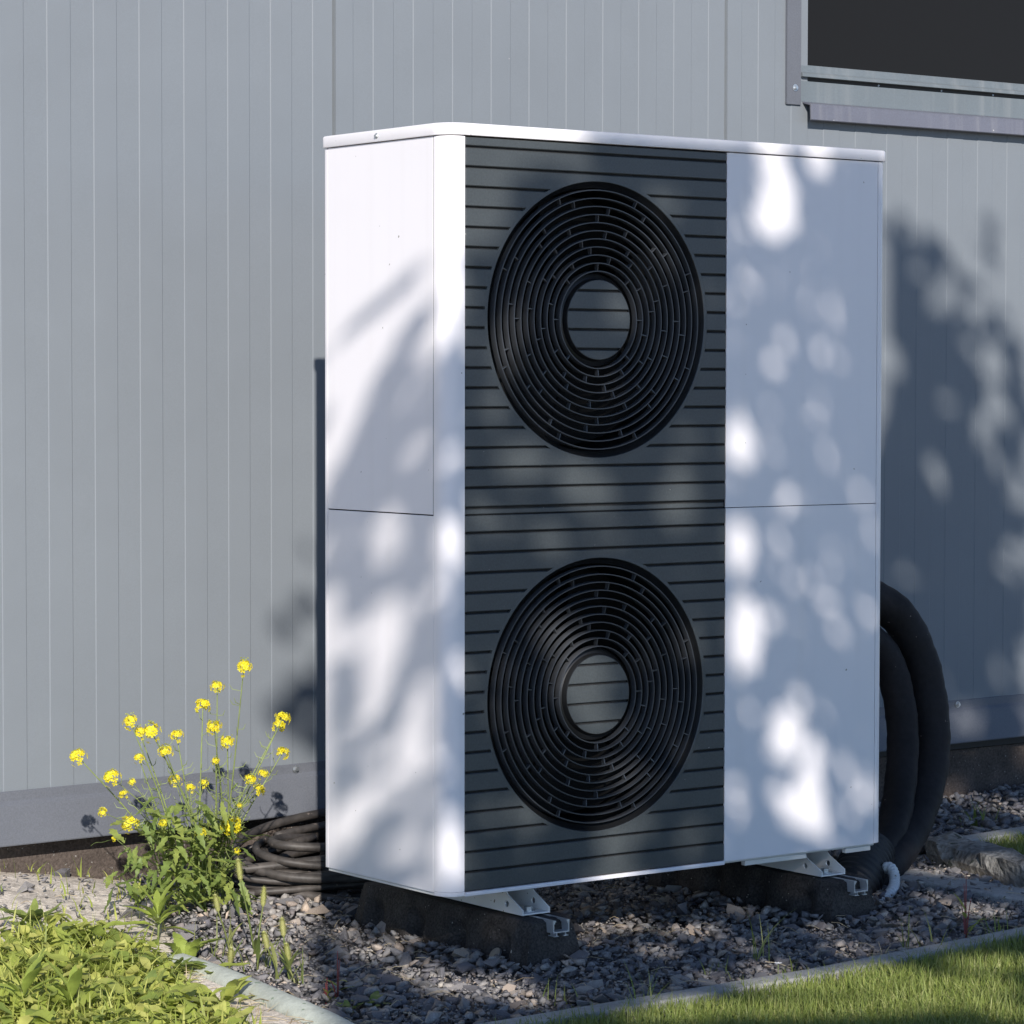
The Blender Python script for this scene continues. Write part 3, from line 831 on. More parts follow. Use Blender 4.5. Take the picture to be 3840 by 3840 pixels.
for i in cand:
    x, y, z, s, k, rm = stones[i]
    o = bpy.data.objects.new('stone', SH[k][0]); COL.objects.link(o)
    o.parent = GB
    m4 = Matrix(rm.tolist()).to_4x4()
    o.matrix_world = Matrix.Translation((x, y, z)) @ m4 @ Matrix.Scale(s, 4)
VV, FF, off = [], [], 0
for i, (x, y, z, s, k, rm) in enumerate(stones):
    if i in cs: continue
    V = SH[k][1]*s @ rm.T + np.array([x, y, z]); VV.append(V); FF.append(SH[k][2]+off); off += len(V)
# finer chippings between the stones
for _ in range(14000):
    x, y = rng.uniform(-.45, 2.0), rng.uniform(-.47, .9)
    if not inside(GRAVEL, x, y): continue
    s = rng.uniform(.003, .0065); k = rng.integers(len(SH))
    V = SH[k][1]*s @ rot_m(rng).T + np.array([x, y, ground_z(x, y)+rng.uniform(.0, .012)]); VV.append(V); FF.append(SH[k][2]+off); off += len(V)
me = np_mesh('loose_gravel', np.concatenate(VV), np.concatenate(FF)); me.materials.append(M['stone'])
o = bpy.data.objects.new('loose_gravel', me); COL.objects.link(o); o.parent = GB; tag(o, kind='stuff')

# ------------------------------------------------------------------ lawns and blades
def blades(name, sampler, n, hmin, hmax, wmin, wmax, lean, m, seed, segs=3, kind='stuff', parent=None):
    r = np.random.default_rng(seed)
    P = sampler(r, n); n = len(P)
    h = r.uniform(hmin, hmax, n); w = r.uniform(wmin, wmax, n); a = r.uniform(0, 2*np.pi, n); ln = r.uniform(.1, 1, n)*lean
    d = np.stack([np.cos(a), np.sin(a), np.zeros(n)], 1); sd = np.stack([-np.sin(a), np.cos(a), np.zeros(n)], 1)
    tw = r.uniform(-.8, .8, n)[:, None]
    sd = sd*np.cos(tw)+d*np.sin(tw)
    rows = []
    for i in range(segs+1):
        t = i/segs
        c = P + d*(h*ln*t**1.8)[:, None] + np.array([0, 0, 1])*(h*t*(1-.28*ln*t))[:, None]
        wd = (w*(1-t**1.6)*.5+.0001)[:, None]
        rows.append(c-sd*wd); rows.append(c+sd*wd)
    V = np.stack(rows, 1).reshape(-1, 3); nv = 2*(segs+1)
    base = (np.arange(n)*nv)[:, None]
    Fq = np.concatenate([base+np.array([[2*i, 2*i+1, 2*i+3, 2*i+2]]) for i in range(segs)], 0)
    me = np_mesh(name, V, Fq); me.materials.append(m)
    o = bpy.data.objects.new(name, me); COL.objects.link(o)
    if kind: tag(o, kind=kind)
    return o
def sample_poly(poly, z, edge=None):
    xs = [p[0] for p in poly]; ys = [p[1] for p in poly]
    def f(r, n):
        out = []
        Q = r.uniform([min(xs), min(ys)], [max(xs), max(ys)], (n*3, 2))
        for x, y in Q:
            if inside(poly, x, y):
                out.append((x, y, ground_z(x, y) if z is None else z))
                if len(out) >= n: break
        return np.array(out)
    return f
LAWN_NEAR = [(-.33, -.50), (0.0, -.502), (.6, -.472), (1.2, -.405), (2.4, -.27), (2.6, -.9), (.6, -1.15), (-.4, -.78)]
blades('lawn', sample_poly(LAWN_NEAR, GZ-.006), 62000, .020, .052, .0016, .0036, .9, M['grass'], 1)
blades('lawn', sample_poly([(-.9, -1.0), (-.4, -.78), (.6, -1.15), (2.6, -.9), (4.4, -3.4), (-.9, -3.4)], GZ-.006), 26000, .03, .055, .004, .007, .9, M['grass'], 2, 2)
blades('far_lawn', sample_poly([(1.86, .46), (3.2, .60), (3.2, .0), (1.70, -.02)], GZ-.004), 22000, .022, .055, .002, .0045, .9, M['grass'], 3)

# ================================================================== PLANTS
def leaf_data(L, W, lobes=0.0, curl=.5, fold=.25, n=10, seed=0, base=.15, wave=0.0):
    """A leaf along +x from the origin: mid rib and two half blades."""
    r = random.Random(seed); V, Fc = [], []
    for i in range(n+1):
        t = i/n
        w = W*.5*(math.sin(math.pi*min(1, (t*.92+.04))**.85)**.8)*(1-.15*t)
        if t < base: w *= .25+.75*(t/base)
        if lobes: w *= 1-lobes*(.5+.5*math.cos(2*math.pi*t*4.5+1))
        if i == n: w = .0004
        x, z = L*t*(1-.25*curl*t), -L*curl*t*t*.55+wave*math.sin(7*t+seed)*W
        w1, w2 = w*(1+r.uniform(-.12, .12)), w*(1+r.uniform(-.12, .12))
        back = -.06*L*lobes
        V += [(x+back*(w1 > W*.3), w1, z+w1*fold+wave*W*r.uniform(-.3, .3)), (x, 0, z), (x+back*(w2 > W*.3), -w2, z+w2*fold+wave*W*r.uniform(-.3, .3))]
    for i in range(n):
        a = i*3
        Fc += [(a, a+1, a+4, a+3), (a+1, a+2, a+5, a+4)]
    return V, Fc
def mesh_of(name, V, Fc, m, smooth=True):
    me = bpy.data.meshes.new(name); me.from_pydata([tuple(v) for v in V], [], Fc); me.update()
    me.materials.append(m)
    if smooth: me.polygons.foreach_set('use_smooth', [True]*len(me.polygons))
    return me
def put(name, me, root, loc, az, pitch=0.0, roll=0.0, s=1.0):
    o = bpy.data.objects.new(name, me); COL.objects.link(o)
    o.parent = root
    o.matrix_parent_inverse = Matrix.Translation(-world_loc(root))
    o.matrix_basis = Matrix.Translation(loc) @ Matrix.Rotation(az, 4, 'Z') @ Matrix.Rotation(-pitch, 4, 'Y') @ Matrix.Rotation(roll, 4, 'X') @ Matrix.Scale(s, 4)
    return o

# ---- the yellow flowering plant
PY = .70
YP = empty('yellow_flower_plant', atg(362, 1716))
tag(YP, 'tall branching weed with many yellow flower heads standing before the grey wall', 'flowering plant')
def flower_head(seed, n=26, rad=.017, tall=.8):
    r = random.Random(seed); V, Fc, mi = [], [], []
    for k in range(n):
        t = (k+.5)/n
        ph = k*2.39996+r.uniform(-.4, .4)
        el = math.acos(1-1.5*t)+r.uniform(-.15, .15)
        d = Vector((math.sin(el)*math.cos(ph), math.sin(el)*math.sin(ph), math.cos(el)))
        rj = r.uniform(.62, 1.2)
        c = Vector((d.x*rad*rj, d.y*rad*rj, d.z*rad*tall*rj - (.012*max(0, t-.72)*r.uniform(.5, 3.5))))
        if t > .8 and r.random() < .4: continue
        a = d.orthogonal().normalized(); b = d.cross(a)
        green = t < .13
        ps = r.uniform(.0048, .0066) if not green else .0026
        q0 = r.uniform(0, 1.5)
        for q in range(4):
            an = q0+q*math.pi/2
            u = a*math.cos(an)+b*math.sin(an); v = d.cross(u)
            i = len(V)
            lift = r.uniform(.0, .0014) if not green else .003
            V += [c, c+u*ps*.65+v*ps*.42+d*lift, c+u*ps+d*(lift*.6), c+u*ps*.65-v*ps*.42+d*lift]
            Fc.append((i, i+1, i+2, i+3)); mi.append(1 if green else 0)
    me = mesh_of('flower_head', V, Fc, M['petal'], False); me.materials.append(M['bud'])
    me.polygons.foreach_set('material_index', mi)
    return me
FH = [flower_head(i, n, rad, tl) for i, (n, rad, tl) in enumerate([(44, .0150, .85), (40, .0140, 1.15), (34, .0140, .75)])]
LEAFS = [mesh_of('leaf', *leaf_data(.062, .020, .45, .5, .25, 14, i, wave=.12), M['leaf']) for i in range(3)] + \
        [mesh_of('leaf', *leaf_data(.050, .011, .12, .35, .3, 9, 7+i, wave=.08), M['leaf']) for i in range(3)]
HEADS = [(460, 1252, 1.0), (410, 1288, .9), (383, 1322, 1.05), (246, 1355, .95), (264, 1377, .8), (286, 1373, 1.1), (333, 1380, .9), (404, 1365, .95), (429, 1393, .9), (534, 1346, 1.0), (527, 1362, .9),
         (534, 1412, .9), (146, 1418, 1.15), (312, 1411, .85), (262, 1424, .7), (407, 1432, .55), (210, 1457, 1.15), (330, 1466, .85), (359, 1482, .65), (384, 1474, .65), (473, 1466, .8), (497, 1455, .65), (490, 1485, .75),
         (232, 1493, .65), (193, 1528, .6), (243, 1545, 1.2), (308, 1548, .6), (436, 1549, 1.25), (379, 1566, .65), (216, 1577, .45), (452, 1517, .35), (447, 1603, .45), (250, 1472, .5), (424, 1563, .6)]
rr = random.Random(21)
bases = [atg(325, 1712), atg(368, 1718), atg(405, 1706)]
stems, pods, leaf_n = [], Acc(), 0
for (px, py, s) in HEADS:
    yy = PY+rr.uniform(-.09, .10)
    tip = at(px, py+7*s, yy)
    bi = 0 if px < 285 else (1 if px < 400 else 2)
    bs = bases[bi]+Vector((rr.uniform(-.02, .02), rr.uniform(-.02, .02), -.01))
    if py > 1440:                                   # a side branch leaves a main stem part of the way up
        bs = bs.lerp(at({0: 300, 1: 365, 2: 420}[bi], 1500, PY), rr.uniform(.25, .55) if py < 1560 else rr.uniform(0, .2))
    hgt = max(.02, tip.z-bs.z)
    mid = bs.lerp(tip, .45); mid.z += hgt*.04; mid.x += (bs.x-tip.x)*.18
    path = catmull([bs, mid, tip], 7)
    r_base = .0021 if py < 1440 else .0014
    n_ = len(path)
    st = pd_obj('stem', *tube_data(path, [r_base*(1-.55*i/n_) for i in range(n_)], 6, False), M['stem'], YP, smooth=True)
    d = (path[-1]-path[-3]).normalized()
    q = Vector((0, 0, 1)).rotation_difference((d+Vector((0, 0, .5))).normalized())
    o = bpy.data.objects.new('flower_head', FH[rr.randrange(3)]); COL.objects.link(o); o.parent = YP
    o.matrix_parent_inverse = Matrix.Translation(-world_loc(YP))
    o.matrix_basis = Matrix.Translation(tip) @ q.to_matrix().to_4x4() @ Matrix.Rotation(rr.uniform(0, 6), 4, 'Z') @ Matrix.Scale(s, 4)
    # slender seed pods up the stem
    for i in range(2, n_-1):
        for _ in range(2 if py < 1440 else 1):
            t = i/n_
            if t < .42 or rr.random() < .2: continue
            p = path[i].lerp(path[i-1], rr.random()); a = rr.uniform(0, 6.28)
            out = Vector((math.cos(a), math.sin(a), rr.uniform(.1, .6))).normalized()*rr.uniform(.012, .022)
            e = p+out; e2 = e+Vector((out.x*.35, out.y*.35, .010))
            pods.tube([p, e, e2], [.0006, .0008, .0004], 4)
    # leaves on the lower half
    for i in range(0, int(n_*.72)):
        if rr.random() < (.85 if path[i].z < .10 else .4):
            a = rr.uniform(0, 6.28); big = path[i].z < .05
            put('leaf', LEAFS[rr.randrange(3) if (big and rr.random() < .75) else 3+rr.randrange(3)], YP, path[i], a, rr.uniform(.0, .9), rr.uniform(-.4, .4), rr.uniform(.55, 1.1)*(1.0 if big else .65))
tag(pods.obj('seed_pod', M['stem'], YP), kind='stuff')
for k in range(210):                                 # the leafy foot of the plant
    py = 1500+200*rr.random()**.7; px = rr.gauss(340, 48+.16*(py-1500))
    if px < 205 or px > 465: continue
    p = at(px, py, PY+rr.uniform(-.08, .06))
    put('leaf', LEAFS[rr.randrange(3)], YP, p, R(-118)+rr.gauss(0, 1.2), rr.uniform(-1.0, .35), rr.uniform(-.5, .5), rr.uniform(.55, 1.15))

# ---- lance-leaved seedlings
SEEDL = [mesh_of('leaf', *leaf_data(.085, .021, .10, .35, .35, 10, 30+i, base=.25, wave=.05), M['bright_leaf']) for i in range(2)]
def seedling(px, py, hpx, label, seed, sc=1.0):
    r = random.Random(seed)
    g = atg(px, py); root = empty('seedling', g)
    tag(root, label, 'seedling', 'lance leaved seedlings')
    hh = hpx*3840/1932/F_PX*(g-CAM).length
    top = g+Vector((0, 0, hh*.42))
    pd_obj('stem', *tube_data([g-Vector((0, 0, .01)), g.lerp(top, .5)+Vector((.002, 0, 0)), top], .0024, 6), M['stem'], root, smooth=True)
    for k in range(11):
        a = k*2.4+r.uniform(-.3, .3); pit = 1.25-.11*k+r.uniform(-.1, .1)
        put('leaf', SEEDL[k % 2], root, top-Vector((0, 0, .0028*k*sc)), a, pit, r.uniform(-.2, .2), 1.35*sc*hh/.115*r.uniform(.75, 1.0))
seedling(298, 1765, 95, 'bright green lance leaved seedling at the foot of the yellow flowers', 41)
seedling(44, 1925, 125, 'bright green lance leaved seedling in the bottom corner among weeds', 42, .95)
seedling(134, 1932, 118, 'bright green lance leaved seedling beside the broad dock leaf', 43, .95)

# ---- foxtail grasses
def foxtail(tx, ty, bx, by, head_px, label, seed, lean=0):
    r = random.Random(seed)
    g = atg(bx, by); root = empty('foxtail_grass', g)
    tag(root, label, 'foxtail grass', 'foxtail grasses on the gravel')
    px_m = 3840/1932/F_PX*(g-CAM).length
    tip = at(tx, ty, g.y+r.uniform(-.02, .02))
    hl = head_px*px_m
    d = (tip-g).normalized()
    neck = tip-(d+Vector((0, 0, .4))).normalized()*hl
    path = catmull([g-Vector((0, 0, .01)), g.lerp(neck, .5)+Vector((r.uniform(-.006, .006), 0, 0)), neck], 6)
    pd_obj('stem', *tube_data(path, [.0021-.0008*i/len(path) for i in range(len(path))], 6), M['blade_leaf'], root, smooth=True)
    V, Fc = tube_data([neck, neck.lerp(tip, .12), neck.lerp(tip, .5), neck.lerp(tip, .85), tip], [.0015, .0042, .0048, .0036, .001], 8)
    V = list(V); ax = (tip-neck); n = 190
    for k in range(n):
        t = (k+.5)/n; a = k*2.39996
        u = ax.orthogonal().normalized(); v = ax.normalized().cross(u)
        rad = .0055*math.sin(math.pi*min(.97, t*.85+.12))**.6
        c = neck+ax*t; o_ = u*math.cos(a)+v*math.sin(a)
        p0 = c+o_*rad*.3; p1 = c+o_*(rad+.0012)+ax.normalized()*.003; w = o_.cross(ax.normalized())*.0016
        i = len(V); V += [p0-w, p0+w, p1+w*.5, p1-w*.5]; Fc.append((i, i+1, i+2, i+3))
        if k % 2 == 0:
            e = p1+(o_*.8+ax.normalized()*.9)*.0042; w2 = w*.16
            i = len(V); V += [p1-w2, p1+w2, e+w2*.3, e-w2*.3]; Fc.append((i, i+1, i+2, i+3))
    pd_obj('seed_head', V, Fc, M['seedhead'], root)
    for k in range(2):
        i = r.randrange(1, max(2, len(path)//2)); p = path[i]
        L = r.uniform(.05, .085); V, Fc = leaf_data(L, .0085, 0, r.uniform(.2, .6), .5, 8, seed+k, base=.05)
        me = mesh_of('leaf', V, Fc, M['blade_leaf'])
        put('leaf', me, root, p, r.uniform(0, 6.28), r.uniform(1.0, 1.4), 0, 1)
FT = [(449, 1623, 484, 1812, 40, 'tallest foxtail grass, its head against the cables'), (406, 1690, 437, 1800, 32, 'foxtail grass standing nearest the yellow flowers, one ripe head'),
      (498, 1676, 486, 1828, 34, 'foxtail grass with upright blades beside a reddish stalk'), (532, 1734, 548, 1850, 34, 'foxtail grass right of the reddish stalk, straight upright head'),
      (498, 1760, 528, 1848, 32, 'short foxtail grass leaning away from the block'), (540, 1782, 556, 1852, 32, 'low foxtail grass with its head half hidden by blades'),
      (436, 1790, 432, 1835, 30, 'small foxtail grass head just behind the green kerb')]
for i, (a, b, c, d, e, lab) in enumerate(FT): foxtail(a, b, c, d, e, lab, 60+i)

# ---- tufts of grass, single weeds
def tuft(px, py, hpx, n, label, seed, spread=.02, m='blade_leaf', name='grass_tuft', cat='grass tuft', group='grass tufts along the gravel', wid=.0036):
    g = atg(px, py); r = np.random.default_rng(seed)
    px_m = 3840/1932/F_PX*(g-CAM).length
    h = hpx*px_m
    def smp(rg, k):
        q = rg.normal(0, spread, (k, 2)); return np.stack([g.x+q[:, 0], g.y+q[:, 1], np.full(k, g.z-.004)], 1)
    o = blades(name, smp, n, h*.45, h*1.1, wid*.6, wid, .75, M[m], seed, 5, None)
    return tag(o, label, cat, group)
tuft(1212, 1905, 105, 16, 'dark grass tuft on the kerb below the lower fan', 70, .016, 'grass')
tuft(1432, 1815, 140, 9, 'tall thin grass tuft before the far support block', 71, .016, 'grass', wid=.003)
tuft(1495, 1850, 60, 12, 'low grass tuft growing out of the kerb joint beside a white flower', 72, .02, 'grass')
tuft(1740, 1800, 95, 12, 'grass tuft next to the tall red stalk', 73, .02, 'blade_leaf')
tuft(1885, 1772, 60, 14, 'grass tuft at the kerb by the picture edge', 74, .025, 'grass')
tuft(1660, 1815, 45, 14, 'brown dry tuft on the kerb among pebbles', 75, .02, 'straw')
tuft(1055, 1900, 60, 9, 'sparse grass tuft where kerb and gravel meet in shade', 76, .02, 'grass')
tuft(1745, 1560, 45, 8, 'thin grass tuft in front of the wall behind the hoses', 77, .03, 'grass', wid=.003)
tuft(1845, 1558, 60, 10, 'broad bladed green tuft on the far kerb', 78, .02, 'grass', wid=.006)
tuft(490, 1832, 95, 10, 'upright green blades round the foxtails', 79, .018, 'blade_leaf')
tuft(556, 1858, 90, 9, 'upright narrow blades near the green kerb end', 80, .014, 'blade_leaf')
tuft(1350, 1845, 50, 7, 'small tuft in the gravel near the kerb middle', 81, .02, 'grass', wid=.003)
tuft(390, 1815, 120, 9, 'pale tall grass stalks beside the big seedling', 82, .02, 'blade_leaf', wid=.0045)
def red_stalk(px, py, hpx, label, seed):
    r = random.Random(seed); g = atg(px, py); root = empty('red_weed', g); tag(root, label, 'weed', 'red stemmed weeds')
    h = hpx*3840/1932/F_PX*(g-CAM).length
    for k in range(4):
        a = r.uniform(0, 6.28); t = g+Vector((math.cos(a)*h*.22*k/2, math.sin(a)*h*.22*k/2, h*(1-.17*k)))
        pd_obj('stalk', *tube_data(catmull([g-Vector((0, 0, .01)), g.lerp(t, .5)+Vector((0, 0, h*.06)), t], 5), [.0019-.0014*i/11 for i in range(11)], 6), M['red'], root, smooth=True)
    for k in range(5):
        V, Fc = leaf_data(h*.45, .008, 0, .3, .3, 7, seed+k); put('leaf', mesh_of('leaf', V, Fc, M['weed']), root, g+Vector((0, 0, h*.1*k)), r.uniform(0, 6.28), r.uniform(.3, 1.1))
red_stalk(637, 1890, 95, 'red stemmed weed at the end of the green kerb', 90)
red_stalk(1822, 1770, 120, 'red stemmed weed between the rough stone and near lawn', 91)
red_stalk(617, 1895, 50, 'short reddish weed leaning beside the taller red stem', 92)
def broad_weed(px, py, n, L, W, label, seed, m='weed', pit=(.1, .8), lob=0.0, cat='weed', name='broadleaf_weed', wave=.10):
    r = random.Random(seed); g = atg(px, py); root = empty(name, g); tag(root, label, cat, 'broad leaved weeds')
    mesh = [mesh_of('leaf', *leaf_data(L, W, lob, r.uniform(.3, .6), .18, 12, seed+q, wave=wave), M[m]) for q in range(2)]
    for k in range(n):
        put('leaf', mesh[k % 2], root, g+Vector((r.uniform(-.006, .006), r.uniform(-.006, .006), r.uniform(.0, .015))), k*2.4+r.uniform(-.4, .4), r.uniform(*pit), r.uniform(-.3, .3), r.uniform(.65, 1.05))
    return root
broad_weed(700, 1905, 9, .045, .020, 'small clover green weed on the gravel before the green kerb', 100, 'leaf')
broad_weed(655, 1915, 6, .035, .016, 'tiny leafy sprout touching the kerb end', 101, 'leaf')
dock = empty('dock_plant', atg(335, 1930)); tag(dock, 'broad smooth dock leaf lying low at the bottom by the green kerb', 'dock plant')
for k, (az, pt, sc) in enumerate(((-2.9, -.1, 1.1), (-1.9, -.25, .9), (-.35, .0, 1.05), (.9, .35, .8))):
    put('leaf', mesh_of('leaf', *leaf_data(.115, .058, 0, .45, .15, 14, 200+k, wave=.10), M['weed']), dock, atg(335, 1930)+Vector((0, 0, .032)), az, pt, 0, sc*1.2)
spots = [(60, 1800, 'with long pale leaves at the top of the weed patch'), (150, 1790, 'with yellowish leaves in front of the bare soil'), (232, 1800, 'spreading behind the twin seedlings'), (30, 1850, 'at the picture edge under taller leaves'),
         (110, 1850, 'with dark toothed leaves in the middle of the patch'), (190, 1855, 'between the seedling and the dock leaf'), (262, 1850, 'leaning over dry straw'), (330, 1850, 'near the buried end of the green kerb'),
         (20, 1925, 'lowest in the bottom corner'), (90, 1930, 'right of the corner seedling'), (205, 1925, 'under the broad dock leaf'), (270, 1905, 'with pale green leaves touching the dock'), (420, 1905, 'below the green kerb on dry straw'), (352, 1818, 'covering the buried end of the green kerb'), (395, 1850, 'leaning on the green kerb behind the dock plant'), (60, 1755, 'at the rim of the bare soil')]
for i, (px, py, lab) in enumerate(spots):
    broad_weed(px, py, 11, .085 if i % 3 else .10, .030 if i % 2 else .022, 'broad leaved weed '+lab, 110+i, ('weed', 'bright_leaf', 'weed', 'leaf')[i % 4], (.2, 1.0), .3 if i % 3 == 1 else .0, wave=.14)
for i, (px, py, hp, lab) in enumerate(((70, 1790, 75, 'tall yellowish grass stalks rising from the top of the weed patch'), (165, 1800, 80, 'loose pale grass stalks in the weed patch below the yellow flowers'), (255, 1815, 70, 'slanting grass stalks between weed patch and big seedling'),
        (185, 1900, 85, 'long green grass blades crossing the dock leaf'), (330, 1880, 70, 'dry pale grass stalks over straw beside the green kerb'), (500, 1925, 60, 'short dry grass stalks below the green kerb'))):
    tuft(px, py, hp, 14, lab, 150+i, .03, ('weed', 'blade_leaf', 'weed', 'blade_leaf', 'straw', 'straw')[i], group='grass stalks among the weeds', wid=.004)
# the rest of the weeds reads as one mass
WEEDS = [(-.95, .05), (-.74, -.36), (-.60, -.36), (-.54, .0), (-.46, .20), (-.385, .40), (-.45, .62), (-.62, .60), (-.95, .45)]
blades('weed_cover', sample_poly(WEEDS, None), 1500, .02, .09, .003, .0075, 1.0, M['weed'], 130, 4)
rg = np.random.default_rng(131)
acc = Acc(); smp = sample_poly(WEEDS, None)(rg, 1350)
for k, (x, y, z) in enumerate(smp):
    V, Fc = leaf_data(rg.uniform(.025, .065), rg.uniform(.012, .030), .25 if k % 4 == 0 else 0, rg.uniform(.1, .6), .2, 6, k, wave=.12)
    mm = Matrix.Translation((x, y, z+rg.uniform(.004, .052))) @ Matrix.Rotation(R(-118)+rg.normal(0, 1.3), 4, 'Z') @ Matrix.Rotation(-rg.uniform(-.9, .6), 4, 'Y') @ Matrix.Rotation(rg.uniform(-.5, .5), 4, 'X')
    acc.add([mm @ Vector(v) for v in V], Fc)
tag(acc.obj('weed_cover', M['weed'], smooth=True), kind='stuff')
# sparse sprouts on the bare soil, straw on gravel and soil
SOIL = [(-.62, .62), (-.36, .46), (-.30, .5), (-.05, .95), (-.15, 1.14), (-.9, 1.14)]
blades('soil_sprouts', sample_poly(SOIL, None), 150, .012, .05, .002, .005, 1.0, M['weed'], 132, 4)
acc = Acc()
for k in range(560):
    x, y = rg.uniform(-.75, 1.5), rg.uniform(-.47, .85)
    if k < 330: x, y = rg.uniform(-.72, -.38), rg.uniform(-.45, .5)
    z = ground_z(x, y)+.012; a = rg.uniform(0, 6.28); L = rg.uniform(.015, .06)
    d = Vector((math.cos(a), math.sin(a), rg.uniform(-.15, .3)))*L
    acc.tube([(x, y, z), Vector((x, y, z))+d*.5+Vector((0, 0, .004)), Vector((x, y, z))+d], .0006, 4)
tag(acc.obj('loose_straw', M['straw']), kind='stuff')
# a tiny white flower on the kerb
g = atg(1468, 1850); wf = empty('white_flower', g); tag(wf, 'tiny white flower beside the kerb between grass blades', 'flower')
t = g+Vector((0, 0, .030))
pd_obj('stem', *tube_data([g, t], .0008, 5), M['stem'], wf)
V, Fc = [], []
for k in range(8):
    a = k*math.pi/4; u = Vector((math.cos(a), math.sin(a), .35)); v = Vector((-math.sin(a), math.cos(a), 0))
    i = len(V); V += [t, t+u*.006+v*.0022, t+u*.0085, t+u*.006-v*.0022]; Fc.append((i, i+1, i+2, i+3))
pd_obj('petals', V, Fc, M['white_petal'], wf)

